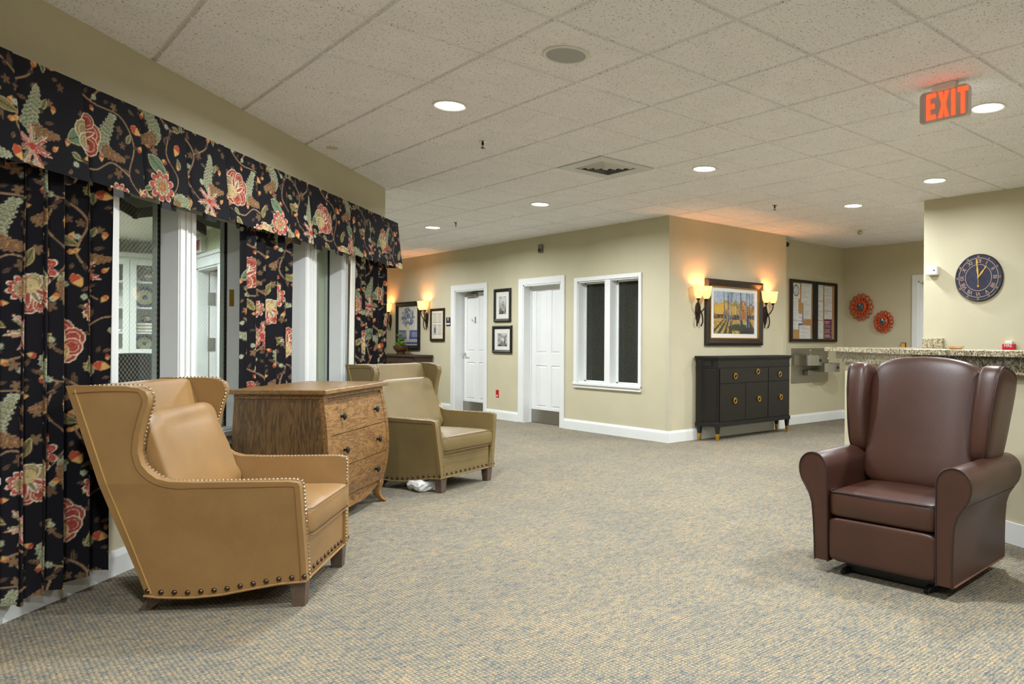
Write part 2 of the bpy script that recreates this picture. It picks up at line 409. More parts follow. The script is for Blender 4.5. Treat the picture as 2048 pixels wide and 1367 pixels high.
obj('ceiling_tile_field', rest, MT['tile'], ceil, fin=False, kind='stuff')

# ---- walls with openings
def wall(name, T, u0, u1, w0, w1, z1, ops, mat='wall', z0=0.):
    """u along, w across, openings (ua,ub,za,zb)"""
    g = G(T); u = u0
    for a, b, za, zb in sorted(ops):
        g.box(u, a, w0, w1, z0, z1)
        if za > z0: g.box(a, b, w0, w1, z0, za)
        if zb < z1: g.box(a, b, w0, w1, zb, z1)
        u = b
    g.box(u, u1, w0, w1, z0, z1)
    return struct(name, g, MT[mat])
TXW = lambda p: Vector((p[0], p[1], p[2]))             # u = X, w = Y
TYW = lambda p: Vector((p[1], p[0], p[2]))             # u = Y, w = X
ZW = ZC + .012
WINS = [(3.15, 3.64), (3.79, 4.279), (4.415, 4.93), (5.30, 5.79), (5.947, 6.433), (6.544, 7.03)]
WZ0, WZ1 = .62, 2.13
wall('wall_left', TSN, -4.2, 7.44, -2.94, -2.8, ZW, [(a, b, WZ0, WZ1) for a, b in WINS])
D1, D2 = (-11.33, -10.41), (-9.33, -8.416)
W7 = (-8.04, -6.82, .65, 2.01)
wall('wall_far', TXW, -15, -6.5, 6.35, 6.55, ZW, [(D1[0], D1[1], 0, 2.03), (D2[0], D2[1], 0, 2.03), W7])
wall('wall_middle', TYW, 6.35, 8.69, -6.5, -6.3, ZW, [])
wall('wall_alcove', TYW, 8.69, 10.7, -6.7, -6.5, ZW, [])
wall('wall_alcove_back', TXW, -6.5, -2, 10.5, 10.7, ZW, [(-5.225, -4.31, 0, 2.125)])
wall('wall_alcove_side', TYW, 7.75, 10.7, -2, -1.8, ZW, [])
wall('wall_right', TXW, -3.70, 4.2, 7.55, 7.75, ZW, [])
wall('wall_side', TYW, -5, 7.55, 4, 4.2, ZW, [])
wall('wall_rear', TXW, -1.2, 4.2, -5.2, -5, ZW, [])
wall('wall_corridor', TXW, -15, -6.62, 2.42, 2.50, ZW, [(-10.52, -9.60, 0, 2.06)], 'wall_lib')
wall('wall_corridor_end', TYW, 2.4, 6.55, -15.2, -15, ZW, [])
wall('wall_library_back', TYW, -3.2, 2.42, -12.4, -12.2, ZW, [], 'wall_lib')
wall('wall_library_side', TXW, -12.4, -1.1, -3.4, -3.2, ZW, [], 'wall_lib')
struct('ceiling_library', G().prism([(-12.2, 2.42), (-6.66, 2.42), (-1.04, -3.2), (-12.2, -3.2)], 2.5, 2.56), MT['white'])
# unlit office behind the far window, and the room past the alcove door
wall('wall_office_back', TXW, -8.42, -6.5, 8.8, 8.9, ZW, [], 'wall')
wall('wall_office_side', TYW, 6.55, 8.8, -8.5, -8.4, ZW, [], 'wall')

# ---- baseboards
def baseboard(name, T, u0, u1, w, side, h=.14):
    g = G(T); d = .016 * side; e = .007 * side
    g.box(u0, u1, w, w + d, 0, h - .03)
    g.hexa([(u0, w, h - .03), (u1, w, h - .03), (u1, w + d, h - .03), (u0, w + d, h - .03), (u0, w, h), (u1, w, h), (u1, w + e, h), (u0, w + e, h)])
    struct(name, g, MT['trim'])
baseboard('baseboard_left', TSN, -4.2, 7.44, -2.8, 1, .125)
for nm, a, b in (('baseboard_far', D2[1] + .085, -6.3), ('baseboard_far.001', D1[1] + .085, D2[0] - .12), ('baseboard_far.002', -15, D1[0] - .12)):
    baseboard(nm, TXW, a, b, 6.35, -1)
baseboard('baseboard_middle', TYW, 6.35 - .016, 8.69, -6.3, 1)
baseboard('baseboard_alcove', TYW, 8.69, 10.5, -6.5, 1)
baseboard('baseboard_alcove_back', TXW, -6.5, -5.31, 10.5, -1)
baseboard('baseboard_right', TXW, -3.7, 4, 7.55, -1)
# vinyl corner guards
MT['guard'] = plain('vinyl_corner_guard', S(190, 184, 160), .45, var=(6, .02))
struct('trim_1', G().box(-6.30, -6.296, 6.346, 6.40, .14, 1.34).box(-6.35, -6.30, 6.346, 6.35, .14, 1.34), MT['guard'])
struct('trim_2', G().box(-6.30, -6.296, 8.64, 8.69, .14, 1.36).box(-6.35, -6.296, 8.69, 8.694, .14, 1.36), MT['guard'])

# ---- windows in the left wall
def wthing(name, loc): return thing(name, loc, None, None, kind='structure')
def uv_pane(o, fn):
    me = o.data; uv = me.uv_layers.new(name='UVMap'); base = WL[o.name]
    for l in me.loops: uv.data[l.index].uv = fn(me.vertices[l.vertex_index].co + base)
for i, (a, b) in enumerate(WINS):
    w = wthing('window_%d' % (i + 1), SNv((a + b) / 2, -2.9, WZ0))
    g = G(TSN); t = .012
    g.box(a, a + t, -2.94, -2.79, WZ0, WZ1).box(b - t, b, -2.94, -2.79, WZ0, WZ1).box(a, b, -2.94, -2.79, WZ0, WZ0 + t).box(a, b, -2.94, -2.79, WZ1 - t, WZ1)
    obj('jamb', g, MT['trim'], w)
    # moulded casing on the room face
    ml = (WINS[i - 1][1] if i not in (0, 3) else a - .15); mr = (WINS[i + 1][0] if i not in (2, 5) else b + .15)
    lo = a - min(.075, (a - ml) / 2); hi = b + min(.075, (mr - b) / 2)
    g = G(TSN)
    for u0, u1 in ((lo, a + .004), (b - .004, hi)):
        g.box(u0, u1, -2.8, -2.782, WZ0 - .02, WZ1 + .07)
    g.box(a, b, -2.8, -2.782, WZ1 - .004, WZ1 + .07)
    obj('casing', g, MT['trim'], w, bevel=.004)
    g = G(TSN)
    mid = [(lo + .018, lo + .030), (hi - .030, hi - .018)]
    for u0, u1 in mid: g.box(u0, u1, -2.783, -2.774, WZ0, WZ1)
    obj('casing_bead', g, MT['trim'], w, bevel=.003)
    obj('sill', G(TSN).box(lo, hi, -2.8, -2.755, WZ0 - .03, WZ0 + .004).box(lo, hi, -2.8, -2.78, WZ0 - .09, WZ0 - .03), MT['trim'], w, bevel=.005)
    # glazing beads and black gasket round the glass
    g = G(TSN)
    for u0, u1, z0, z1 in ((a + t, a + .03, WZ0 + t, WZ1 - t), (b - .022, b - t, WZ0 + t, WZ1 - t), (a, b, WZ0 + t, WZ0 + .03), (a, b, WZ1 - .03, WZ1 - t)):
        g.box(u0, u1, -2.925, -2.909, z0, z1)
    obj('glazing_bead', g, MT['trim'], w)
    obj('gasket', G(TSN).box(b - t - .004, b - t, -2.91, -2.893, WZ0, WZ1).box(a + t, a + t + .004, -2.91, -2.893, WZ0, WZ1), MT['black'], w)
    p = obj('pane', G(TSN).box(a + t, b - t, -2.906, -2.900, WZ0 + t, WZ1 - t), MT['wire_glass'], w)
    uv_pane(p, lambda co: ((-co.x + co.y) * math.sqrt(.5), co.z))
    if i == 2: obj('latch_plate', G(TSN).box(b - t - .004, b - t, -2.875, -2.845, 1.42, 1.53), MT['gold'], w, label='brass latch plate')

# ---- window in the far wall
w = wthing('window_7', (-7.43, 6.35, .65)); a, b, z0, z1 = W7
g = G(TXW)
for x0, x1, q0, q1 in ((a - .07, a, z0 - .07, z1 + .055), (b, b + .05, z0 - .07, z1 + .055), (a, b, z1, z1 + .055), (a, b, z0 - .07, z0)): g.box(x0, x1, 6.325, 6.35, q0, q1)
obj('casing', g, MT['trim'], w, bevel=.006)
g = G(TXW)
for x0, x1 in ((a, a + .015), (b - .015, b)): g.box(x0, x1, 6.345, 6.55, z0, z1)
g.box(a, b, 6.345, 6.55, z0, z0 + .015).box(a, b, 6.345, 6.55, z1 - .015, z1)
obj('jamb', g, MT['trim'], w)
obj('mullion', G(TXW).box(-7.472, -7.363, 6.333, 6.52, z0, z1), MT['trim'], w, bevel=.006)
obj('sill', G(TXW).box(a - .07, b + .05, 6.31, 6.36, z0 - .03, z0 + .004), MT['trim'], w, bevel=.006)
for x0, x1 in ((a + .015, -7.472), (-7.363, b - .015)):
    g = G(TXW)
    for u0, u1, q0, q1 in ((x0, x0 + .03, z0, z1), (x1 - .03, x1, z0, z1), (x0, x1, z0, z0 + .03), (x0, x1, z1 - .03, z1)): g.box(u0, u1, 6.455, 6.475, q0, q1)
    obj('glazing_bead', g, MT['trim'], w)
    p = obj('pane', G(TXW).box(x0, x1, 6.464, 6.470, z0, z1), MT['dimmed_wire_glass'], w); uv_pane(p, lambda co: (co.x, co.z))

# ---- doors
def lever(parent, T, kind='chrome'):
    g = G(T); g.lathe([(.030, 0), (.030, .008), (.012, .012), (.011, .05)], n=16, m=lambda x, y, h: (x, -h, y))
    g.tube([(0, -.048, 0), (.02, -.055, 0), (.06, -.055, .002), (.115, -.05, -.004)], [.010, .010, .009, .007], 8)
    obj('handle', g, MT[kind], parent, smooth=True)
def panel_door(name, x0, x1, ztop, wallY, recess, thick, handle_u=None, kick=True, closer=False, casing=(.118, .085)):
    """door in a wall of constant Y, seen from smaller Y"""
    d = wthing(name, ((x0 + x1) / 2, wallY, 0)); cl, cr = casing
    g = G(TXW).box(x0 - cl, x0, wallY - .022, wallY, 0, ztop + .095).box(x1, x1 + cr, wallY - .022, wallY, 0, ztop + .095).box(x0, x1, wallY - .022, wallY, ztop, ztop + .095)
    obj('casing', g, MT['trim'], d, bevel=.006)
    g = G(TXW).box(x0 - .001, x0 + .018, wallY - .012, wallY + .2, 0, ztop).box(x1 - .018, x1 + .001, wallY - .012, wallY + .2, 0, ztop).box(x0, x1, wallY - .012, wallY + .2, ztop - .018, ztop)
    obj('jamb', g, MT['trim'], d)
    g = G(TXW).box(x0 + .018, x0 + .03, wallY + recess - .02, wallY + recess, 0, ztop).box(x1 - .03, x1 - .018, wallY + recess - .02, wallY + recess, 0, ztop).box(x0, x1, wallY + recess - .02, wallY + recess, ztop - .03, ztop - .018)
    obj('door_stop', g, MT['trim'], d)
    y = wallY + recess; X0, X1 = x0 + .02, x1 - .02; g = G(TXW)
    g.box(X0, X1, y + .008, y + thick, .008, ztop - .022)
    cw = (X1 - X0); st = .12; mid = (X0 + X1) / 2
    cols = [(X0 + st, mid - .055), (mid + .055, X1 - st)]; rows = [(.24, .85), (1.03, ztop - .09)]
    xs = [X0, cols[0][0], cols[0][1], cols[1][0], cols[1][1], X1]
    g.box(xs[0], xs[1], y, y + .01, .008, ztop - .022).box(xs[2], xs[3], y, y + .01, .008, ztop - .022).box(xs[4], xs[5], y, y + .01, .008, ztop - .022)
    for a_, b_ in cols:
        for q0, q1 in ((.008, rows[0][0]), (rows[0][1], rows[1][0]), (rows[1][1], ztop - .022)): g.box(a_, b_, y, y + .01, q0, q1)
    slab = obj('door_slab', g, MT['door'], d)
    for a_, b_ in cols:
        for q0, q1 in rows:
            k = .028; gg = G(TXW).hexa([(a_ + .012, y + .009, q0 + .012), (b_ - .012, y + .009, q0 + .012), (b_ - .012, y + .009, q1 - .012), (a_ + .012, y + .009, q1 - .012),
                                       (a_ + k, y + .001, q0 + k), (b_ - k, y + .001, q0 + k), (b_ - k, y + .001, q1 - k), (a_ + k, y + .001, q1 - k)])
            obj('panel', gg, MT['door'], slab)
    if kick: obj('kick_plate', G(TXW).box(X0 + .01, X1 - .01, y - .003, y, .012, .20), MT['steel'], d, label='brushed metal kick plate')
    if handle_u is not None: lever(d, lambda p: Vector((handle_u + p[0], y + p[1], .98 + p[2])))
    if closer:
        g = G(TXW).box(X0 + .12, X0 + .46, y - .055, y, ztop - .10, ztop - .045); obj('door_closer', g, MT['steel'], d, bevel=.008)
        g = G(TXW).tube([(X0 + .3, y - .04, ztop - .04), (X0 + .62, y - .13, ztop - .03), (X1 - .1, y - .05, ztop - .026)], .009, 6); obj('closer_arm', g, MT['dark_metal'], d)
    return d
d1 = panel_door('door_1', D1[0], D1[1], 2.03, 6.35, .14, .045, handle_u=D1[0] + .09, closer=True)
obj('coat_hook', G(TXW).tube([(-10.92, 6.49, 1.52), (-10.92, 6.455, 1.515), (-10.92, 6.43, 1.535), (-10.92, 6.425, 1.56)], .006, 6).box(-10.935, -10.905, 6.484, 6.49, 1.50, 1.60), MT['chrome'], d1)
d2 = panel_door('door_2', D2[0], D2[1], 2.03, 6.35, .13, .045)
obj('lock_cylinder', G().lathe([(.022, 0), (.022, .012), (.014, .016)], c=(D2[1] - .075, 6.48, 1.0), n=14, m=lambda x, y, h: (x, -h, y)), MT['dark_metal'], d2, smooth=True)
obj('door_pull', G(TXW).box(D2[1] - .082, D2[1] - .068, 6.462, 6.478, .86, .93), MT['white'], d2, bevel=.003)
d3 = panel_door('door_3', -5.225, -4.31, 2.125, 10.5, .12, .045, handle_u=-5.12, casing=(.095, .095))
# ------------------------------------------------------------------ floral chintz, drawn as a repeating array
FW, FH, FR = 1.36, .82, .0025
def draw_fabric():
    nx, ny = int(FW / FR), int(FH / FR)
    X, Y = np.meshgrid((np.arange(nx) + .5) * FR, (np.arange(ny) + .5) * FR)
    im = np.zeros((ny, nx, 3)); im[:] = C(20, 18, 24)
    rg = np.random.RandomState(3)
    spk = rg.rand(ny, nx)
    def loc(x, y):
        dx = (X - x + FW / 2) % FW - FW / 2; dy = (Y - y + FH / 2) % FH - FH / 2; return dx, dy
    def rot(dx, dy, a): ca, sa = np.cos(a), np.sin(a); return dx * ca + dy * sa, -dx * sa + dy * ca
    def put(m, col): im[m] = C(*col)
    def stem(pts, w=.005, col=(150, 118, 84)):
        P = np.array(pts, float); t = np.linspace(0, len(P) - 1, 60 * len(P)); i = np.minimum(t.astype(int), len(P) - 2); f = t - i
        q = lambda k: P[np.clip(k, 0, len(P) - 1)]
        a, b, c, d = q(i - 1), q(i), q(i + 1), q(i + 2); f = f[:, None]
        S_ = .5 * (2 * b + (c - a) * f + (2 * a - 5 * b + 4 * c - d) * f ** 2 + (3 * b - a - 3 * c + d) * f ** 3)
        for k, (x, y) in enumerate(S_):
            ww = w * (1 - .5 * k / len(S_)); x0, y0 = int(x / FR), int(y / FR); r = int(ww / FR) + 1
            for jj in range(-r, r + 1):
                for ii in range(-r, r + 1):
                    if (ii * ii + jj * jj) * FR * FR <= ww * ww: im[(y0 + jj) % ny, (x0 + ii) % nx] = C(*col)
    def leaf(x, y, L, wd, a, col, vein=None, edge=None):
        dx, dy = rot(*loc(x, y), a); u = dx / L; h = wd * np.clip(1 - u * u, 0, 1) * (1 - .35 * u)
        m = (abs(u) < 1) & (abs(dy) < h)
        if edge: put(m, edge); m = (abs(u) < .88) & (abs(dy) < h - .0045)
        put(m, col)
        if vein: put(m & ((abs(dy) < .0022) | ((np.abs(np.sin((dx - np.abs(dy) * 1.2) / .0042)) < .28) & (abs(dy) > .003))), vein)
    def petals(x, y, R, n, a, inner, pw, col, edge=(222, 205, 172)):
        dx, dy = loc(x, y); r = np.hypot(dx, dy); th = np.arctan2(dy, dx) - a
        Rt = R * (inner + (1 - inner) * np.abs(np.cos(n * th / 2)) ** pw); put(r < Rt, edge); put(r < Rt - .006, col); return r, th, Rt
    def lotus(x, y, R, a):
        D = loc(x, y)
        for (ox, oy, rr, k) in ((-.45, .30, .50, 0), (.45, .30, .50, 0), (-.62, -.25, .46, 1), (.62, -.25, .46, 0), (0, -.62, .50, 0), (-.33, -.60, .38, 1), (.36, -.58, .40, 0), (0, .62, .36, 0)):
            dx, dy = rot(D[0], D[1], a); dx = dx - ox * R; dy = dy + oy * R; r = np.hypot(dx, dy); t = np.arctan2(dy, dx); sc = rr * R * (1 + .06 * np.abs(np.sin(t * 6)))
            put(r < sc, (218, 200, 165)); m = r < sc - .005; put(m, (150, 52, 44) if not k else (138, 132, 84)); put(m & (spk > .86), (190, 96, 76))
            put((r < sc * .62) & (r > sc * .54), (206, 180, 140))
        dx, dy = rot(D[0], D[1], a)
        for sx in (-1, 0, 1):
            ux, uy = rot(dx - sx * .30 * R, dy + .05 * R, sx * .55); m = (np.abs(ux) < .15 * R * np.clip(1 - (uy / (.52 * R)) ** 2, 0, 1))
            put(m, (222, 208, 178)); put(m & (np.abs(ux) < .09 * R * np.clip(1 - (uy / (.46 * R)) ** 2, 0, 1)), (128, 116, 84) if sx == 0 else (164, 66, 54))
        for k in range(3): put(np.abs(np.hypot(dx + .1 * R, dy - .45 * R) - R * (.12 + .1 * k)) < .0035, (200, 176, 112))
    def dahlia(x, y, R, a):
        r, th, Rt = petals(x, y, R, 9, a, .50, .55, (170, 62, 52))
        put((r < Rt - .014) & (spk > .75), (206, 112, 92)); put(r < Rt * .60, (224, 208, 178)); put(r < Rt * .54, (140, 138, 92)); put(r < R * .26, (196, 70, 56)); put(r < R * .19, (206, 164, 84)); put((r < R * .19) & (spk > .6), (120, 70, 40))
    def maple(x, y, R, a):
        dx, dy = loc(x, y); r = np.hypot(dx, dy); th = np.arctan2(dy, dx) - a
        Rt = R * (.34 + .66 * np.abs(np.cos(th * 3.5)) ** 1.6) * (1 + .10 * np.sin(th * 33))
        put(r < Rt, (214, 176, 150)); put(r < Rt - .005, (158, 60, 56)); k = np.floor((th % (2 * PI)) / (2 * PI / 7)).astype(int)
        put((r < Rt - .005) & (k % 3 == 1), (172, 128, 104)); put((r < Rt - .006) & (k % 3 == 2), (120, 124, 84))
        put((r < Rt - .006) & (spk > .8), (214, 160, 140)); put((r < Rt * .9) & (np.abs(np.sin(th * 3.5)) < .09), (226, 204, 170)); put(r < R * .16, (178, 50, 44))
    def horse(x, y, L, a, flip=1):
        for t in np.linspace(0, 1, 15):
            px = L * (t - .5); py = flip * .32 * L * math.sin(t * 4.6 - 1.1); ca, sa = math.cos(a), math.sin(a)
            qx, qy = x + px * ca - py * sa, y + px * sa + py * ca; rr = L * (.05 + .135 * math.sin(PI * min(1, t * .92 + .05)) ** .8)
            dx, dy = loc(qx, qy); r = np.hypot(dx, dy); tt = np.arctan2(dy, dx); s_ = rr * (1 + .13 * np.sin(tt * 7))
            colr = (112, 118, 88) if t < .68 else (112, 80, 52)
            put(r < s_, (168, 170, 136) if t < .68 else (150, 112, 76)); put(r < s_ - .0045, colr); put((r < s_ * .55) & (r > s_ * .38), (158, 160, 124) if t < .68 else (140, 104, 68)); put(r < s_ * .22, (176, 120, 62))
    def acorn(x, y, R, a, c1=(206, 158, 84), c2=(178, 62, 46)):
        leaf(x, y, R * 1.35, R * .8, a, c1); dx, dy = rot(*loc(x, y), a); put((np.abs(dx / (R * 1.35)) < 1) & (np.abs(dy) < R * .8 * np.clip(1 - (dx / R / 1.35) ** 2, 0, 1)) & (dx < -.05 * R), c2)
    def daisy(x, y, R):
        dx, dy = loc(x, y); r = np.hypot(dx, dy); th = np.arctan2(dy, dx); put(r < R * (.6 + .4 * np.abs(np.cos(th * 5.5))), (170, 174, 142)); put(r < R * .25, (120, 124, 92))
    def ivy(x, y, R, a, col=(104, 76, 54)):
        dx, dy = loc(x, y); r = np.hypot(dx, dy); th = np.arctan2(dy, dx) - a; put(r < R * (.45 + .55 * np.abs(np.cos(2.5 * th)) ** 1.3), col)
    # stems
    stem([(.05, .05), (.16, .16), (.12, .30), (.24, .40), (.42, .42), (.50, .54), (.46, .70), (.56, .80)], .0058)
    stem([(.24, .40), (.32, .30), (.44, .24), (.52, .10), (.62, .02)], .005)
    stem([(.62, .02), (.74, .12), (.72, .28), (.84, .38), (.98, .36), (1.10, .46), (1.06, .62), (1.18, .74), (1.30, .82)], .0058)
    stem([(.84, .38), (.80, .52), (.88, .64), (.80, .78)], .0045); stem([(1.10, .46), (1.22, .38), (1.20, .22), (1.30, .10), (1.38, .08)], .005)
    stem([(.46, .70), (.36, .66), (.26, .72), (.12, .70)], .0042); stem([(.98, .36), (1.0, .22), (.94, .10)], .004)
    # filler
    rg2 = np.random.RandomState(11)
    for k in range(230):
        x, y, a = rg2.rand() * FW, rg2.rand() * FH, rg2.rand() * 6.3; t = rg2.rand()
        if t < .36: leaf(x, y, .016 + .012 * rg2.rand(), .008, a, [(112, 84, 58), (132, 102, 70), (92, 70, 50)][k % 3], (66, 48, 36))
        elif t < .56: ivy(x, y, .018 + .010 * rg2.rand(), a, [(108, 80, 56), (126, 96, 66)][k % 2])
        elif t < .80: acorn(x, y, .012 + .005 * rg2.rand(), a, (204, 160, 90), [(176, 60, 46), (196, 104, 48)][k % 2])
        elif t < .90: daisy(x, y, .016)
        else: leaf(x, y, .030, .015, a, (124, 126, 84), (70, 74, 50), (176, 160, 110))
    for x, y, L, a, f in ((.36, .55, .20, 1.1, 1), (.66, .40, .22, 1.9, -1), (1.26, .56, .20, .9, 1), (.92, .78, .17, 2.4, 1), (.06, .20, .15, 1.2, -1)): horse(x, y, L, a, f)
    for x, y, L, w_, a in ((.30, .12, .055, .024, .5), (.54, .30, .05, .022, 1.3), (.78, .20, .052, .024, -.7), (1.12, .30, .05, .022, 2.2), (1.02, .56, .055, .024, .3), (.58, .66, .05, .022, -1.2), (.22, .78, .05, .024, .9)):
        leaf(x, y, L, w_, a, (136, 124, 72), (64, 58, 40), (190, 168, 108))
    for x, y, a in ((.74, .60, .6), (1.20, .14, 2.3), (.10, .58, -.5)): leaf(x, y, .085, .038, a, (112, 132, 98), (52, 70, 54), (176, 178, 138))
    lotus(.19, .50 + .06, .105, .5); lotus(.98, .20, .10, -.6); lotus(.60, .82, .085, 2.6)
    maple(.44, .16, .095, 1.2); maple(1.22, .70, .09, .2); dahlia(.76, .70, .085, .3); dahlia(1.14, .06, .06, .9); dahlia(.40, .80, .058, .1)
    for x, y, a in ((.52, .46, .4), (.88, .48, 2.0), (1.06, .74, 1.0), (.28, .24, 2.8), (1.32, .32, .2)): acorn(x, y, .028, a, (214, 160, 84), (186, 70, 46))
    g_ = im.mean(2, keepdims=True); return g_ + (im - g_) * .86
FAB = draw_fabric()
def fab(u, v):
    ny, nx = FAB.shape[:2]; x = u / FR - .5; y = v / FR - .5; ix = np.floor(x).astype(int); iy = np.floor(y).astype(int); fx = (x - ix)[:, None]; fy = (y - iy)[:, None]
    g = lambda j, i: FAB[(-1 - j) % ny, i % nx]
    return (g(iy, ix) * (1 - fx) + g(iy, ix + 1) * fx) * (1 - fy) + (g(iy + 1, ix) * (1 - fx) + g(iy + 1, ix + 1) * fx) * fy
# ================================================================== CEILING FIXTURES
def downlight(x, y, label, z=ZC, watts=None, size=.098):
    t = thing('recessed_downlight', (x, y, z), label, 'ceiling light', 'recessed ceiling downlights')
    obj('trim_ring', G().lathe([(size + .012, 0.), (size + .012, -.004), (size + .004, -.009), (size - .006, -.006), (size - .010, .0)], c=(x, y, z), n=32, cap=False), MT['white'], t, smooth=True)
    obj('lens', G().lathe([(size - .008, -.001), (size - .009, -.0025), (.04, -.004), (.001, -.0045)], c=(x, y, z), n=32), MT['lens'], t, smooth=True)
    la = bpy.data.lights.new('downlight_lamp', 'AREA'); la.shape = 'DISK'; la.size = size * 1.7; la.energy = (watts or DOWN_W) * EXPO_LAMP; la.color = DOWN_COL; la.spread = DOWN_SPREAD
    lo = bpy.data.objects.new('downlight_lamp', la); COL.objects.link(lo); lo.parent = t; lo.location = (0, 0, -.014)
for (c, r), lab in (((-3, -1), 'round downlight in the tile nearest the flowered valance'), ((1, 3), 'round downlight just behind the red exit sign'), ((-3, 3), 'round downlight beside the square air vent'),
                    ((-1, 6), 'round downlight above the wall with the navy clock'), ((-7, 3), 'round downlight above the two white doors, before the long wall'), ((-3, 7), 'round downlight before the alcove with orange flowers'),
                    ((-11, 3), 'most distant round downlight, over the corridor past the curtains'), ((1, -1), 'added unseen downlight overhead, in the column of the exit sign'), ((5, 3), 'added unseen downlight over the desk side of the granite counter'),  # overhead and desk-side lamps are added, unseen, to light the near room
                    ((5, -1), 'added unseen downlight near the side wall, in the row of the speaker'), ((1, -5), 'added unseen downlight of the rear row, before the rear wall'), ((5, -5), 'added unseen downlight of the rear row, in the far corner'), ((-1, 10), 'downlight of the alcove, hidden behind the clock wall'), ((-15, 3), 'added unseen downlight at the blind end of the corridor')):  # side-wall, rear-row and corridor-end lamps are added, unseen, for more light
    x, y = tile_c(c, r); downlight(x, y, lab, watts={(-1, 6): 13, (-3, 7): 48}.get((c, r)))
downlight(-9.9, 1.25, 'larger looking downlight over the library armchair, seen through the wired glass', 2.5, 45); downlight(-10.9, .9, 'small looking downlight in front of the library shelves', 2.5, 45); downlight(-8.6, 1.7, 'added unseen downlight just inside the library, behind the curtained windows', 2.5, 45)  # last lamp is added, unseen, to brighten the library

t = thing('ceiling_speaker', (*tile_c(-1, -1), ZC), 'round grey loudspeaker grille set in a ceiling tile', 'speaker'); x, y = tile_c(-1, -1)
obj('rim', G().lathe([(.125, 0), (.125, -.005), (.118, -.010), (.105, -.008), (.104, 0)], c=(x, y, ZC), n=40, cap=False), MT['white'], t, smooth=True)
MT['grille'] = plain('grey_speaker_mesh', S(170, 170, 168), .6, .1, var=(300, .2), bmp=(400, .5))
obj('grille', G().lathe([(.106, 0), (.105, -.007), (.05, -.009), (.001, -.0095)], c=(x, y, ZC), n=40), MT['grille'], t, smooth=True)

def sprinkler(x, y, label):
    t = thing('sprinkler_head', (x, y, ZC), label, 'sprinkler', 'fire sprinklers')
    obj('escutcheon', G().lathe([(.032, 0), (.032, -.003), (.022, -.008), (.010, -.010)], c=(x, y, ZC), n=20), MT['chrome'], t, smooth=True)
    obj('body', G().lathe([(.009, -.008), (.009, -.022), (.006, -.024), (.006, -.03)], c=(x, y, ZC), n=10).tube([(x - .010, y, ZC - .022), (x - .012, y, ZC - .035), (x, y, ZC - .048), (x + .012, y, ZC - .035), (x + .010, y, ZC - .022)], .0025, 6), MT['dark_metal'], t)
    obj('deflector', G().lathe([(.016, -.050), (.016, -.053), (.004, -.053)], c=(x, y, ZC), n=12), MT['dark_metal'], t)
sprinkler(*tile_c(-4, 0), 'chrome fire sprinkler between the valance and the air vent')
sprinkler(*tile_c(-4, 6), 'small fire sprinkler in front of the framed forest painting')
sprinkler(*tile_c(-10, 3), 'distant fire sprinkler beside the corridor downlight')
obj('blank_cover_plate', G().lathe([(.045, 0), (.045, -.004), (.040, -.006), (.001, -.006)], c=(-6.027, 2.30, ZC), n=28), plain('cream_cover', S(206, 196, 170), .5), label='small round cream cover plate on the ceiling near the window wall', cat='cover plate', smooth=True)
# air diffuser
x, y = tile_c(-4, 2); t = thing('air_vent', (x, y, ZC), 'square white ceiling air vent with stepped louvres', 'vent'); a = TP / 2 - .008
MT['vent'] = plain('vent_enamel', S(206, 206, 200), .45, var=(6, .03)); MT['void'] = plain('duct_void', S(10, 10, 10), .9)
q = .19
g = G()
for X0, X1, Y0, Y1 in ((-a, a, -a, -q), (-a, a, q, a), (-a, -q, -q, q), (q, a, -q, q)): g.box(x + X0, x + X1, y + Y0, y + Y1, ZC - .004, ZC + .012)
obj('face_panel', g, MT['vent'], t)
obj('duct_opening', G().box(x - q, x + q, y - q, y + q, ZC + .008, ZC + .0115), MT['void'], t)
for k in range(4):
    o_, i_ = q - .002 - k * .046, q - .044 - k * .046
    if i_ < .012: i_ = .001
    g = G()
    for rr in range(4):
        ca, sa = round(math.cos(rr * PI / 2)), round(math.sin(rr * PI / 2)); T4 = lambda u, v, z: (x + ca * u - sa * v, y + sa * u + ca * v, z)
        zo, zi = ZC + .004, ZC - .008 - .003 * k
        g.add([T4(-o_ + .018, -o_ + .018, zo), T4(o_ - .018, -o_ + .018, zo), T4(i_ + .008, -i_ - .008, zi), T4(-i_ - .008, -i_ - .008, zi), T4(-o_ + .018, -o_ + .018, zo - .002), T4(o_ - .018, -o_ + .018, zo - .002), T4(i_ + .008, -i_ - .008, zi - .002), T4(-i_ - .008, -i_ - .008, zi - .002)], [(0, 1, 2, 3), (7, 6, 5, 4), (0, 4, 5, 1), (2, 6, 7, 3)])
    obj('louvre', g, MT['vent'], t)

# exit sign
EXG = (-1.957, 4.245)
t = thing('exit_sign', (EXG[0], EXG[1], ZC), 'ceiling mounted exit sign with glowing red letters on grey face', 'exit sign')
def rrect(w, h, r, n=6):
    pts = []
    for cx, cy, a0 in ((w - r, h - r, 0), (-w + r, h - r, PI / 2), (-w + r, -h + r, PI), (w - r, -h + r, 1.5 * PI)): pts += [(cx + r * math.cos(a0 + k * PI / 2 / n), cy + r * math.sin(a0 + k * PI / 2 / n)) for k in range(n + 1)]
    return pts
MT['sign_grey'] = plain('sign_grey', S(190, 186, 182), .5); ez = 2.592
obj('housing', G().prism(rrect(.148, .094, .028), 0, .04, lambda a, b, c: (EXG[0] + a, EXG[1] - .018 + c, ez + b)), MT['white'], t, bevel=.003)
obj('face', G().prism(rrect(.142, .088, .024), 0, .004, lambda a, b, c: (EXG[0] + a, EXG[1] - .022 + c, ez + b)), MT['sign_grey'], t)
obj('canopy', G().prism(rrect(.075, .03, .02), 0, .04, lambda a, b, c: (EXG[0] + a, EXG[1] + b, ZC - .04 + c)), MT['white'], t, bevel=.006)
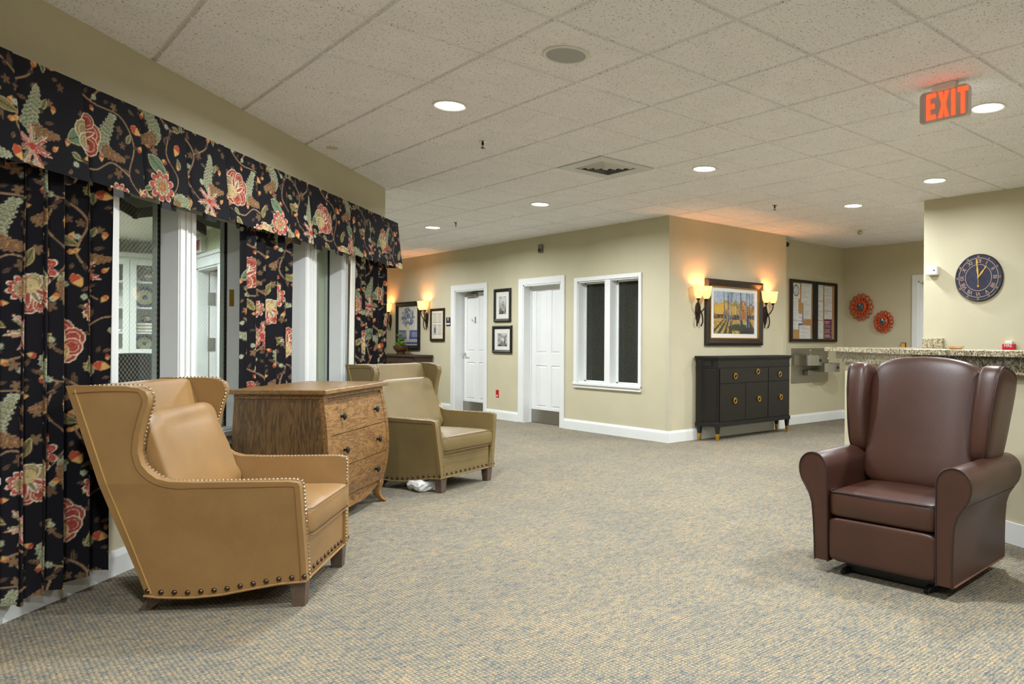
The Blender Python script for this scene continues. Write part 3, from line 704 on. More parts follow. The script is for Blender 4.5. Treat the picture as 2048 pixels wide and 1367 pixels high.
LET = {'E': [[(0, 0), (.6, 0), (.6, .16), (.22, .16), (.22, .42), (.52, .42), (.52, .58), (.22, .58), (.22, .84), (.6, .84), (.6, 1), (0, 1)]],
       'X': [[(0, 0), (.23, 0), (.33, .34), (.43, 0), (.66, 0), (.45, .5), (.66, 1), (.43, 1), (.33, .66), (.23, 1), (0, 1), (.21, .5)]],
       'I': [[(0, 0), (.22, 0), (.22, 1), (0, 1)]], 'T': [[(.2, 0), (.42, 0), (.42, .84), (.62, .84), (.62, 1), (0, 1), (0, .84), (.2, .84)]]}
def letters(T, word, x, h, wide, parent, mat, gap=.03):
    for ch in word:
        for poly in LET[ch]: obj('letter', G(T).prism([(x + px * h * wide, pz * h) for px, pz in poly], 0, .004, lambda a, b, c: (a, b, c)), mat, parent)
        x += max(px for px, _ in LET[ch][0]) * h * wide + gap
letters(lambda p: Vector((EXG[0] + p[0], EXG[1] - .0225 - p[2], ez - .075 + p[1])), 'EXIT', -.100, .150, .62, t, MT['exit_red'], .0165)
# emergency twin lamp on the ceiling by the alcove
t = thing('emergency_light', (-5.12, 8.67, ZC), 'small white ceiling detector with a hanging bulb by the alcove', 'detector')
obj('base', G().lathe([(.12, 0), (.12, -.02), (.10, -.045), (.05, -.05)], c=(-5.12, 8.67, ZC), n=24), MT['white'], t, smooth=True)
obj('bulb', G().lathe([(.02, -.045), (.035, -.07), (.03, -.095), (.005, -.105)], c=(-5.12, 8.67, ZC), n=14), MT['silver'], t, smooth=True)
t = thing('security_camera', (-6.29, 8.74, 2.60), 'small black camera in the ceiling corner above the notice board', 'camera')
obj('bracket', G().box(-6.50, -6.40, 8.72, 8.76, 2.66, 2.69).box(-6.42, -6.39, 8.72, 8.76, 2.60, 2.69), MT['black'], t)
obj('camera_body', G().lathe([(.03, 0), (.034, .02), (.034, .10), (.028, .11)], c=(-6.42, 8.75, 2.60), n=14, m=lambda a, b, h: (h, a, b)), MT['black'], t, smooth=True)

# ================================================================== FLORAL VALANCE AND CURTAINS
def cloth(name, fn, nu, nv, uvfn, parent=None, **k):
    g = G(); g.grid(lambda a, b: fn(a, b), nu, nv); o = obj(name, g, MT['fabric'], parent, fin=False, smooth=True, **k)
    A = np.tile(np.linspace(0, 1, nu), nv); B = np.repeat(np.linspace(0, 1, nv), nu); u, v = uvfn(A, B); set_colors(o.data, fab(u, v)); return o
VZ0, VZ1, VN = 1.92, 2.365, -2.66
val = thing('valance', SNv(5.0, -2.72, VZ0), 'black floral box-pleated valance running along the window wall', 'valance')
obj('top_board', G(TSN).box(2.30, 7.40, -2.8, VN - .045, VZ1 - .02, VZ1 - .004), MT['lining'], val)
edges = [2.31, 2.68] + [3.035, 3.393, 3.762, 4.12, 4.494, 4.836, 5.213, 5.549, 5.896, 6.28, 6.682, 7.05, 7.42]
for k in range(len(edges) - 1):
    a, b = edges[k], edges[k + 1]; L = b - a
    def vf(u, v, a=a, L=L, k=k):
        w = 1 - v; gp = .002 + .009 * w; s = a + gp + (L - 2 * gp) * u; z = VZ0 + (VZ1 - VZ0) * v
        n = VN - .012 + .007 * math.sin(PI * u) * (.3 + w) + (.006 + .050 * w) * u ** 2 - (.004 + .050 * w) * max(0, 1 - u / .20) ** 1.5 + .004 * math.sin(7 * u + k) * w
        zz = z + (.016 * (1 - u) ** 2 - .012 * u ** 2) * w
        return SNv(s, n, zz)
    near = b < 5
    cloth('valance_pleat', vf, int(L / (.004 if near else .006)), int((VZ1 - VZ0) / (.004 if near else .006)), lambda A, B, k=k, L=L: (k * .415 + A * L + .30, B * (VZ1 - VZ0) + .04), val)
    if k < len(edges) - 2: obj('pleat_underlay', G(TSN).box(b - .07, b + .05, VN - .085, VN - .080, VZ0 - .008, VZ1 - .01), MT['black'], val)
cloth('valance_return', lambda u, v: SNv(7.42, VN - .005 - .135 * u, VZ0 + (VZ1 - VZ0) * v), 28, 70, lambda A, B: (A * .135 + 5.2, B * .445), val)
cloth('valance_return', lambda u, v: SNv(2.31, VN - .005 - .135 * u, VZ0 + (VZ1 - VZ0) * v), 20, 60, lambda A, B: (A * .135 + .2, B * .445), val)
obj('lining', G(TSN).box(2.33, 7.41, VN - .092, VN - .089, VZ0 + .012, VZ1 - .02), MT['lining'], val)

def curtain(name, s0, s1, period, amp, label, seed, res, off, zb=.085, ztop=2.30, nbase=-2.735):
    rg = random.Random(seed); M_ = int((s1 - s0) / .004) + 1; ph = 0; path = []
    per = period
    for i in range(M_):
        s = s0 + (s1 - s0) * i / (M_ - 1)
        if i: ph += 2 * PI * ((s1 - s0) / (M_ - 1)) / per
        if ph % (2 * PI) < .15 and rg.random() < .5: per = period * rg.uniform(.75, 1.3)
        path.append((s, ph))
    # bunched folds: sideways lean makes the folds roll over like real drapery
    def P(i, z):
        s, p = path[i]; q = (z - zb) / (ztop - zb); am = amp * (1 + .10 * math.sin(p * .37 + seed))
        tp = 1 - .25 * max(0, (q - .8) / .2)
        ss = s + .55 * am * math.sin(2 * p) * .5 + .006 * math.sin(p * .5 + 3 * q)
        return SNv(ss, nbase + am * tp * math.sin(p) + .008 * math.sin(p * .31 + 2 * q), z)
    pts = [P(i, 1.0) for i in range(M_)]; arc = np.zeros(M_)
    for i in range(1, M_): arc[i] = arc[i - 1] + (pts[i] - pts[i - 1]).length
    nu = int(arc[-1] / res); us = np.interp(np.linspace(0, arc[-1], nu), arc, np.arange(M_)); nv = int((ztop - zb) / res)
    def fn(a, b):
        f = us[min(nu - 1, int(round(a * (nu - 1))))]; i = min(M_ - 2, int(f)); t = f - i; z = zb + (ztop - zb) * b
        p = P(i, z).lerp(P(i + 1, z), t); p.z += .012 * math.sin(path[i][1] * .5) * (1 - b) ** 6; return p
    return cloth(name, fn, nu, nv, lambda A, B: (A * arc[-1] + off, zb + (ztop - zb) * B + .25), label=label, cat='curtain', group='floral window curtains')
curtain('curtain', 2.40, 3.63, .125, .046, 'tall black floral curtain behind the tan armchair, nearest and widest of three', 1, .0048, .52)
curtain('curtain', 4.79, 5.50, .125, .036, 'black floral curtain between the two groups of windows, behind the wooden chest', 5, .0062, .02, nbase=-2.748)
c3 = curtain('curtain', 6.56, 7.24, .125, .042, 'black floral curtain at the end of the window wall, behind the farther wing armchair', 9, .0075, .75)
obj('lining_edge', G(TSN).grid(lambda u, v: (6.44 + .10 * u + .05 * v * v, -2.735 + .006 * math.sin(9 * u), .1 + 2.1 * v), 8, 14), MT['white'], c3, smooth=True, label='pale curtain lining')
# ================================================================== WING ARMCHAIRS
def smooth_poly(pts, n=6):
    P = [Vector(p) for p in pts]; out = []
    for i in range(len(P) - 1):
        a, b, c, d = P[max(i - 1, 0)], P[i], P[i + 1], P[min(i + 2, len(P) - 1)]
        for k in range(n):
            t = k / n; out.append(.5 * (2 * b + (c - a) * t + (2 * a - 5 * b + 4 * c - d) * t * t + (3 * b - a - 3 * c + d) * t ** 3))
    out.append(P[-1]); return out
def resample(pts, step):
    out = [pts[0].copy()]; acc = 0
    for a, b in zip(pts, pts[1:]):
        L = (b - a).length
        if L < 1e-9: continue
        t = step - acc
        while t <= L: out.append(a.lerp(b, t / L)); t += step
        acc = L - (t - step)
    return out
def nail_mesh(name, r, mat):
    g = G(); n = 8
    g.lathe([(r, 0), (r * .86, r * .38), (r * .45, r * .66), (.0003, r * .74)], n=n)
    me = bpy.data.meshes.new(name); me.from_pydata([tuple(v) for v in g.v], [], g.f); me.update(); me.polygons.foreach_set('use_smooth', [True] * len(me.polygons)); me.materials.append(mat); return me
BIGNAIL = nail_mesh('nailhead', .0115, MT['big_nail'])
def armchair(center, ang, mat, label, group):
    T = frame((center[0], center[1], 0), ang); t = thing('wing_armchair', (center[0], center[1], 0), label, 'armchair', group)
    rear = lambda z: -.313 - .276 * (z - .08) / .905
    FZ = [.06, .30, .555, .570, .577, .581, .586, .600, .625, .66, .715, .78, .86, .92, .95, .975, .99, .998, 1.0]
    FXX = [.358, .352, .344, .338, .300, -.08, -.190, -.238, -.270, -.298, -.313, -.308, -.290, -.272, -.272, -.283, -.31, -.36, -.54]
    fr = lambda z: float(np.interp(z, FZ, FXX))
    zb = lambda x: float(np.interp(x, [-.34, -.25, -.13, 0, .13, .25, .36], [.082, .068, .062, .070, .092, .110, .116]))
    yo = lambda z: .335 + .065 * min(1, max(0, z / .58)) ** 1.3 + .010 * max(0, z - .58)
    yi = lambda z: yo(z) - .058
    zs = [.06, .09, .13, .2, .3, .4, .5, .555, .570, .577, .581, .586, .600, .625, .66, .69, .715, .75, .78, .82, .86, .89, .92, .95, .975, .99, .998, 1.0]; NX = 12
    bound = [Vector((fr(z), 0, z)) for z in [.12, .2, .3, .45, .555]] + [Vector((.338, 0, .572))] + [Vector((x, 0, .580)) for x in (.30, .2, .1, 0, -.1, -.16)] + [Vector((-.21, 0, .590)), Vector((-.238, 0, .602))] + [Vector((fr(z), 0, z)) for z in (.625, .66, .69, .715, .75, .78, .82, .86, .89, .92, .95, .975)] + [Vector((-.295, 0, .990)), Vector((-.33, 0, .999)), Vector((-.45, 0, 1.0)), Vector((-.57, 0, .992))]
    for sg, nm in ((-1, 'side_panel'), (1, 'side_panel')):
        def ring(u, v):
            j = int(round(v * (len(zs) - 1))); z = zs[j]; k = int(round(u * 2 * NX)) % (2 * NX); a, b = rear(z), fr(z)
            if k < NX: x = a + (b - a) * k / (NX - 1); y = yo(z)
            else: x = b - (b - a) * (k - NX) / (NX - 1); y = yi(z)
            zz = zb(x) + (z - .06) * (.4 - zb(x)) / .34 if z < .4 else z
            return (x, sg * y, zz)
        g = G(T); g.grid(ring, 2 * NX, len(zs), wrap=True)
        n0 = 2 * NX; g.f.append(tuple(range(n0))[::-1]); g.f.append(tuple(range((len(zs) - 1) * n0, len(zs) * n0)))
        sp = obj(nm, g, mat, t, smooth=True, bevel=.007, seg=2)
        # welt seam inset on the outer face, and piping along the bottom
        dense = resample(smooth_poly(bound, 4), .02); path = []
        for i, p in enumerate(dense):
            a, b = dense[max(i - 1, 0)], dense[min(i + 1, len(dense) - 1)]; d = (b - a).normalized(); nrm = Vector((d.z, 0, -d.x)); q = p - nrm * .024
            path.append((q.x, sg * (yo(q.z) + .0005), q.z))
        obj('welt_seam', G(T).tube(path, .0026, 5), MT['seam_tan'], sp)
        obj('bottom_welt', G(T).tube([(x, sg * (yo(.1) + .001), zb(x) + .003) for x in np.linspace(-.315, .357, 24)], .006, 6), mat, sp)
        obj('back_welt', G(T).tube([(rear(z) + .03, sg * (yo(z) + .001), z) for z in (.09, .3, .6, .9, .985)], .0028, 5), MT['gold_thread'], sp)
        # close-set nailheads along the inner edge
        ng = G(T); r = .0074
        for i, p in enumerate(resample(smooth_poly(bound, 4), 0.0175)):
            dn = resample(smooth_poly(bound, 4), 0.0175); a, b = dn[max(i - 1, 0)], dn[min(i + 1, len(dn) - 1)]; d = (b - a).normalized(); nrm = Vector((d.z, 0, -d.x)); y = sg * (yi(p.z) + .0095)
            tx, ty = d, Vector((0, 1, 0)); base = Vector((p.x, y, p.z)) + nrm * .0005
            vsx = [base + (tx * math.cos(q) + ty * math.sin(q)) * r for q in [k * PI / 3 for k in range(6)]] + [base + (tx * math.cos(q) + ty * math.sin(q)) * r * .6 + nrm * r * .75 for q in [k * PI / 3 for k in range(6)]]
            ng.add([tuple(v) for v in vsx], [(k, (k + 1) % 6, 6 + (k + 1) % 6, 6 + k) for k in range(6)] + [(6, 7, 8, 9, 10, 11)])
        obj('nail_trim', ng, MT['nail'], t, smooth=True, kind='stuff', label='row of close-set brass nailheads')
        # large nailheads along the bottom
        for k in range(13):
            x = -.30 + .65 * k / 12.; z = zb(x) + .026; P = T((x, sg * (yo(z) + .001), z)); dirv = (T((0, sg, 0)) - T((0, 0, 0))).normalized()
            inst('nailhead', BIGNAIL, t, P, Vector((0, 0, 1)).rotation_difference(dirv))
    for k in range(12):
        y = -.31 + .62 * k / 11.; P = T((.351 if abs(y) > .28 else .344, y, .145)); dirv = (T((1, 0, 0)) - T((0, 0, 0))).normalized(); inst('nailhead', BIGNAIL, t, P, Vector((0, 0, 1)).rotation_difference(dirv))
    obj('front_rail', G(T).box(-.25, .343, -.288, .288, .116, .315), mat, t, bevel=.008)
    obj('front_welt', G(T).tube([(.352, y, .119) for y in np.linspace(-.335, .335, 8)], .006, 6), mat, t, smooth=True)
    obj('back_panel', G(T).prism([(-.312, .09), (-.588, .984), (-.575, .996), (-.455, .994), (-.225, .42), (-.20, .10)], -.326, .326, lambda a, b, c: (a, c, b)), mat, t, bevel=.012)
    rk = math.radians(20.5); cr, sr = math.cos(rk), math.sin(rk)
    def raked(c, fold):
        def f(x, y, z):
            x = x + fold(x, y, z); return (x * cr - z * sr, y, x * sr + z * cr)
        return f
    hb = G(T); hb.pillow((-.438, 0, .900), (.030, .346, .100), .22, .10, 36, 14, raked(None, lambda x, y, z: 0)); obj('head_panel', hb, mat, t, smooth=True, ang=80)
    def wr(x, y, z):
        if x < 0: return 0
        b = .014 * math.cos(y / .32 * PI / 2) * math.cos(z / .25 * PI / 2)
        return b + .008 * math.sin(34 * z + 16 * abs(y) + 6 * y) * max(0, abs(y) / .32 - .35) + .005 * math.sin(22 * y + 40 * z * z) * max(0, .1 - abs(z - .22)) * 8 * .5 - .012 * math.exp(-((z - .16) / .03) ** 2 - (y / .12) ** 2) + .007 * math.sin(44 * z + 9 * y) * max(0, -z / .25 - .1)
    bc = G(T); bc.pillow((-.288, 0, .640), (.056, .330, .245), .30, .20, 60, 34, raked(None, wr)); obj('back_cushion', bc, mat, t, smooth=True, ang=80)
    def ws(x, y, z): return (x, y, z + (.014 * math.cos(x / .31 * PI / 2) * math.cos(y / .33 * PI / 2) if z > 0 else 0) - .003 * math.sin(26 * y + 3) * max(0, x / .3 - .85) * 4)
    sc = G(T); sc.pillow((.072, 0, .378), (.302, .322, .070), .30, .14, 60, 20, ws); obj('seat_cushion', sc, mat, t, smooth=True, ang=80)
    for zz in (.318, .438): obj('cushion_welt', G(T).tube([(.352, -.315, zz), (.371, -.300, zz), (.374, -.15, zz + .001), (.375, 0, zz + .002), (.374, .15, zz + .001), (.371, .300, zz), (.352, .315, zz)], .0035, 6), MT['seam_tan'], t, smooth=True)
    for x, y in ((.315, -.295), (.315, .295)):
        a, b = .036, .025; sgy = 1 if y > 0 else -1
        obj('leg', G(T).hexa([(x - b, y - b, 0), (x + b + .004, y - b, 0), (x + b + .004, y + b, 0), (x - b, y + b, 0), (x - a, y - a, .125), (x + a, y - a, .125), (x + a, y + a, .125), (x - a, y + a, .125)]), MT['leg_wood'], t, bevel=.003)
    for y in (-.27, .27):
        a, b = .036, .024
        obj('leg', G(T).hexa([(-.34 - b, y - b, 0), (-.34 + b, y - b, 0), (-.34 + b, y + b, 0), (-.34 - b, y + b, 0), (-.29, y - a, .10), (-.20, y - a, .10), (-.20, y + a, .10), (-.29, y + a, .10)]), MT['leg_wood'], t, bevel=.003)
    return t
MT['gold_thread'] = plain('ochre_welt', S(176, 138, 76), .5)
armchair((-3.993, 1.152), math.radians(53.3), MT['leather_tan'], 'tan leather wing armchair with nailhead trim beside the floral curtain', 'leather wing armchairs')
armchair((-5.848, 3.091), math.radians(21.5), MT['leather_tan_greenlit'], 'tan leather wing armchair, greenish light put into its colour, past the wooden chest, facing the room', 'leather wing armchairs')
g = G(); random.seed(4)
bagc = (-5.655, 2.875, .0)
g.pillow((bagc[0], bagc[1], .05), (.13, .10, .05), .7, .7, 18, 10, lambda x, y, z: (x + random.uniform(-.012, .012), y + random.uniform(-.012, .012), max(-.05, z + random.uniform(-.012, .012))))
obj('plastic_bag', g, MT['bag'], label='crumpled white bag lying under the farther wing armchair', cat='bag')

# ================================================================== BOMBE CHEST OF DRAWERS
S0, S1, NF, NB, ZT = 4.635, 5.585, -2.135, -2.676, .862
def bul(z):
    q = min(1, max(0, (z - .10) / (.86 - .10))); return math.sin(PI * q ** .92)
bn = lambda z: .048 * bul(z) - .012 * (1 - min(1, z / .25)); bs = lambda z: .030 * bul(z)
ch = thing('chest_of_drawers', SNv(5.11, -2.42, 0), 'wooden bombe chest of three drawers between the two leather armchairs', 'chest')
g = G(TSN); zl = np.linspace(.14, ZT, 22)
def cring(u, v):
    z = zl[int(round(v * (len(zl) - 1)))]; k = int(round(u * 4)) % 4
    return ((S0 - bs(z), NB, z), (S1 + bs(z), NB, z), (S1 + bs(z), NF + bn(z), z), (S0 - bs(z), NF + bn(z), z))[k]
g.grid(cring, 4, len(zl), wrap=True); g.f.append((3, 2, 1, 0)); g.f.append(tuple(range(4 * 21, 4 * 22)))
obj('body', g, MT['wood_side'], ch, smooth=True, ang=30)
tp = obj('top', G(TSN).box(4.585, 5.635, NB - .02, -2.085, ZT + .002, .893), MT['wood_top'], ch, bevel=.006)
obj('top_moulding', G(TSN).box(S0 - .012, S1 + .012, NB, NF + .018, ZT - .028, ZT + .002), MT['wood_front'], tp, bevel=.005)
for sa in (0, 1):
    g = G(TSN)
    def stl(u, v, sa=sa):
        z = zl[int(round(v * (len(zl) - 1)))]; k = int(round(u * 4)) % 4; f = NF + bn(z) + .012
        a, b = (S0 - bs(z) - .003, S0 - bs(z) + .045) if sa == 0 else (S1 + bs(z) - .045, S1 + bs(z) + .003)
        return ((a, f - .03, z), (b, f - .03, z), (b, f, z), (a, f, z))[k]
    g.grid(stl, 4, len(zl), wrap=True); obj('corner_stile', g, MT['wood_front'], ch, smooth=True, ang=30)
for z0, z1 in ((.603, .815), (.388, .597), (.172, .382)):
    g = G(TSN); zz = np.linspace(z0, z1, 9)
    def dr(u, v):
        z = zz[int(round(v * 8))]; k = int(round(u * 4)) % 4; a, b = S0 - bs(z) + .049, S1 + bs(z) - .049; f = NF + bn(z)
        return ((a, f - .012, z), (b, f - .012, z), (b, f + .009, z), (a, f + .009, z))[k]
    g.grid(dr, 4, 9, wrap=True); g.f.append((3, 2, 1, 0)); g.f.append((32, 33, 34, 35))
    d = obj('drawer', g, MT['wood_front'], ch, smooth=True, ang=30)
    zc = (z0 + z1) / 2
    for s_ in (S0 + .20, S1 - .20):
        kg = G(TSN); kg.lathe([(.008, 0), (.007, .012), (.010, .016), (.020, .022), (.021, .028), (.013, .035), (.001, .037)], c=(s_, NF + bn(zc) + .009, zc), n=16, m=lambda x, y, h: (x * .85, h, y * 1.15))
        obj('knob', kg, MT['black'], d, smooth=True)
# scalloped apron and splayed feet
def apr(s):
    q = abs(s - (S0 + S1) / 2) / ((S1 - S0) / 2); return .078 + .075 * max(0, (q - .35) / .65) ** 1.3 if q < .93 else .15
g = G(TSN); ss = np.linspace(S0 + .0, S1 - .0, 40)
f0 = NF - .004
def apn(u, v):
    a = ss[int(round(v * (len(ss) - 1)))]; k = int(round(u * 4)) % 4
    return ((a, f0 - .02, apr(a)), (a, f0 + .012, apr(a)), (a, f0 + .014, .175), (a, f0 - .02, .175))[k]
g.grid(apn, 4, len(ss), wrap=True); g.f.append((0, 1, 2, 3)); g.f.append(tuple(range(4 * 39, 4 * 40)))
obj('apron', g, MT['wood_front'], ch, smooth=True, ang=30)
for s_, ds in ((S0 + .02, -1), (S1 - .02, 1)):
    for nn, dn in ((NF - .012, 1), (NB + .03, -.3)):
        g = G(TSN); prof = [(.175, 0, .036), (.14, .004, .034), (.10, .0, .028), (.06, .004, .022), (.03, .018, .019), (.012, .034, .020), (0, .042, .021)]
        vs_, fs_ = [], []
        for z, o_, h in prof:
            a, b = s_ + ds * o_, nn + dn * o_
            vs_ += [(a - h, b - h, z), (a + h, b - h, z), (a + h, b + h, z), (a - h, b + h, z)]
        for k in range(len(prof) - 1): fs_ += [(4 * k + i, 4 * k + (i + 1) % 4, 4 * k + 4 + (i + 1) % 4, 4 * k + 4 + i) for i in range(4)]
        g.add(vs_, fs_ + [(0, 1, 2, 3), (27, 26, 25, 24)]); obj('foot', g, MT['wood_front'], ch, smooth=True, ang=50)

# ================================================================== BROWN RECLINER
RC = (-1.902, 3.753); T = frame((RC[0], RC[1], 0), math.radians(-86.7)); LB = MT['leather_brown']
rc = thing('recliner', (RC[0], RC[1], 0), 'chocolate brown leather wingback recliner in front of the granite counter', 'recliner')
arc = [(.369 + .081 * math.cos(a), .545 + .081 * math.sin(a)) for a in np.linspace(PI, 0, 14)]
prof = [(.286, .065), (.286, .30), (.287, .50)] + arc + [(.448, .515), (.436, .480), (.412, .445), (.388, .405), (.374, .36), (.367, .28), (.363, .18), (.361, .065)]
for sg in (-1, 1):
    g = G(T); n = len(prof); xs = [-.345, -.2, 0, .2, .36, .371]; vs_, fs_ = [], []
    for k, x in enumerate(xs):
        sh = 1.0 if k < 5 else .985
        for y, z in prof: cy, cz = .345, .35; vs_.append((x - (.05 * (.5 - z) if k == 0 else 0) + (.012 * math.sin(z * 3) if k > 3 else 0), sg * (cy + (y - cy) * sh), cz + (z - cz) * sh))
    for k in range(len(xs) - 1): fs_ += [(k * n + i, k * n + (i + 1) % n, (k + 1) * n + (i + 1) % n, (k + 1) * n + i) for i in range(n)]
    fs_ += [tuple(range(n)), tuple(range((len(xs) - 1) * n, len(xs) * n))]
    g.add(vs_, fs_); a = obj('arm', g, LB, rc, smooth=True, ang=45)
    obj('piping', G(T).tube([(.372 + .012 * math.sin(z * 3), sg * y, z) for y, z in prof], .0042, 6), MT['piping'], a)
    obj('side_seam', G(T).tube([(x, sg * .414, .447) for x in np.linspace(-.34, .37, 6)], .003, 5), MT['piping'], a)
    rk = math.radians(13); cr, sr = math.cos(rk), math.sin(rk)
    def wf(x, y, z, sg=sg):
        tp = 1 - .28 * max(0, -z / .25) * (1 if x > 0 else .3)
        x = x * tp; y = y * (1 + .12 * z / .25) + sg * .02 * z / .25
        return (x * cr - z * sr, y, x * sr + z * cr)
    w = G(T); w.pillow((-.175, sg * .352, .828), (.150, .062, .252), .38, .45, 36, 24, wf); wo = obj('wing', w, LB, rc, smooth=True, ang=80)
    pp = []
    for a_ in np.linspace(-1.3, 4.0, 40):
        pw = lambda v, e: math.copysign(abs(v) ** e, v); x, z = .147 * pw(math.cos(a_), .42), .247 * pw(math.sin(a_), .42)
        q = wf(x, sg * .045, z); pp.append((q[0] - .175, q[1] + sg * .352, q[2] + .828))
    obj('piping', G(T).tube(pp, .0042, 6), MT['piping'], wo)
rk = math.radians(14); cr, sr = math.cos(rk), math.sin(rk)
def bf(x, y, z):
    if z > 0: z += .045 * (1 - (y / .31) ** 2) * (z / .34); y *= 1 + .05 * z / .34
    if x > 0: x += .030 * math.cos(y / .3 * PI / 2) * (.6 + .4 * math.cos((z - .05) / .4 * PI / 2)) - .012 * math.exp(-((z + .02) / .07) ** 2 - ((y - .03) / .10) ** 2)
    return (x * cr - z * sr, y, x * sr + z * cr)
b = G(T); b.pillow((-.175, 0, .742), (.105, .305, .335), .26, .34, 56, 40, bf); obj('backrest', b, LB, rc, smooth=True, ang=80)
obj('rear_panel', G(T).box(-.36, -.26, -.362, .362, .075, .60), LB, rc, bevel=.02, seg=3)
s_ = G(T); s_.pillow((.085, 0, .370), (.292, .286, .073), .26, .12, 56, 18, lambda x, y, z: (x, y, z + (.016 * math.cos(x / .3 * PI / 2) * math.cos(y / .29 * PI / 2) if z > 0 else 0))); so = obj('seat_cushion', s_, LB, rc, smooth=True, ang=80)
obj('piping', G(T).tube([(.30, -.284, .436), (.36, -.278, .434), (.374, -.26, .433), (.378, 0, .435), (.374, .26, .433), (.36, .278, .434), (.30, .284, .436)], .004, 6), MT['piping'], so)
f_ = G(T); f_.pillow((.335, 0, .188), (.042, .284, .112), .22, .16, 40, 16); obj('footrest_panel', f_, LB, rc, smooth=True, ang=80)
obj('bottom_welt', G(T).tube([(.355, .362, .068), (-.33, .362, .068)], .006, 6).tube([(.355, -.362, .068), (-.33, -.362, .068)], .006, 6), plain('brown_welt', S(120, 80, 66), .5), rc)
g = G(T).box(-.33, .30, -.235, -.205, 0, .03).box(-.33, .30, .205, .235, 0, .03).box(.24, .27, -.235, .235, .01, .045).box(-.30, -.27, -.235, .235, .01, .045).box(-.28, .30, -.27, .27, .055, .085)
g.tube([(.29, -.22, .02), (.31, -.22, .02), (.33, -.22, .012)], .014, 8).tube([(.29, .22, .02), (.31, .22, .02), (.33, .22, .012)], .014, 8)
obj('mechanism_base', g, MT['black'], rc)
# ================================================================== RECEPTION COUNTER
def offset_line(pts, d):
    """shift an open polyline sideways (to its left for d>0)"""
    P = [Vector((p[0], p[1])) for p in pts]; out = []
    for i, p in enumerate(P):
        ns = []
        if i > 0: t = (P[i] - P[i - 1]).normalized(); ns.append(Vector((-t.y, t.x)))
        if i < len(P) - 1: t = (P[i + 1] - P[i]).normalized(); ns.append(Vector((-t.y, t.x)))
        n = sum(ns, Vector((0, 0))).normalized(); out.append(p + n * (d / n.dot(ns[0])))
    return [(p.x, p.y) for p in out]
FR_ = [(-3.86, 6.115), (-2.50, 4.93), (-.60, 4.12)]          # granite band line, from the alcove end towards the room
rcn = thing('reception_counter', (-2.4, 5.2, 0), 'tall reception counter with speckled granite top behind the brown recliner', 'counter')
wallF = offset_line(FR_, .07); wallB = offset_line(FR_, .22); wallF[0] = tuple(Vector(wallF[0]) + Vector((.045, -.039))); wallB[0] = tuple(Vector(wallB[0]) + Vector((.045, -.039)))
obj('counter_wall', G().prism(wallF + wallB[::-1], 0, 1.04), MT['wall'], rcn)
for k, m in ((0, 'granite_lit_facet'), (1, 'granite_dim_facet')):
    MT.setdefault('granite_lit_facet', m_granite('band_granite_lit_facet', .8, .9))  # lighter copy of the band stone: light on the left facet put into colour
    a = FR_[k:k + 2]; bck = offset_line(FR_, .12)[k:k + 2]
    obj('granite_band', G().prism(a + bck[::-1], 1.034, 1.124), MT[m], rcn, bevel=.003)
lipF = offset_line(FR_, -.004)[1:]; obj('band_ledge', G().prism(lipF + offset_line(FR_, .12)[1:][::-1], 1.022, 1.036), MT['granite'], rcn)
sl = [(-4.035, 6.19)] + offset_line(FR_, -.035)[1:]; slb = offset_line(FR_, .42)
obj('countertop', G().prism(sl + [slb[2], slb[1], (-3.42, 6.62), (-3.44, 7.545), (-3.72, 7.545), (-3.80, 6.45)], 1.124, 1.163), MT['granite'], rcn, bevel=.004)
obj('return_wall', G().box(-3.66, -3.48, 6.55, 7.54, 0, 1.124), MT['wall'], rcn)
obj('backsplash', G().box(-3.698, -3.47, 7.505, 7.546, 1.163, 1.258), MT['granite'], rcn, bevel=.003)
bb = offset_line(FR_, .054); bb2 = offset_line(FR_, .07); bb[0] = tuple(Vector(bb[0]) + Vector((.045, -.039))); bb2[0] = tuple(Vector(bb2[0]) + Vector((.045, -.039)))
obj('counter_baseboard', G().prism(bb + bb2[::-1], 0, .135), MT['trim'], rcn, bevel=.004)
# small things on or over the counter
t = thing('fire_alarm_pull', (-2.81, 7.54, 1.155), 'red fire alarm pull box with white lever on the clock wall, seen over the counter', 'alarm pull')
obj('housing', G().box(-2.870, -2.755, 7.50, 7.55, 1.145, 1.205), MT['red'], t, bevel=.005)
obj('cover', G().box(-2.845, -2.778, 7.505, 7.55, 1.205, 1.232), MT['white'], t, bevel=.004)
v_, f_ = text_mesh('FIRE', .045); obj('lettering', G(lambda p: Vector((-2.8125 + p[0] * .95, 7.4985 - p[2], 1.187 + p[1]))).add(v_, f_), MT['white'], t)
obj('small_dish', G().lathe([(.001, 0), (.04, 0), (.055, .012), (.058, .022), (.05, .020), (.001, .012)], c=(-2.33, 5.25, 1.1635), n=24), plain('tan_ceramic', S(205, 165, 120), .35), label='low tan dish on the granite countertop', cat='dish', smooth=True)
t = thing('motion_sensor', (-3.59, 7.52, 1.96), 'white sensor box on the clock wall beside the corner', 'sensor')
obj('case', G().box(-3.653, -3.525, 7.49, 7.55, 1.915, 2.01), MT['white'], t, bevel=.012, seg=3)
obj('sensor_eye', G().lathe([(.008, 0), (.007, .003), (.001, .004)], c=(-3.56, 7.49, 1.965), n=12, m=lambda x, y, h: (x, -h, y)), MT['black'], t)
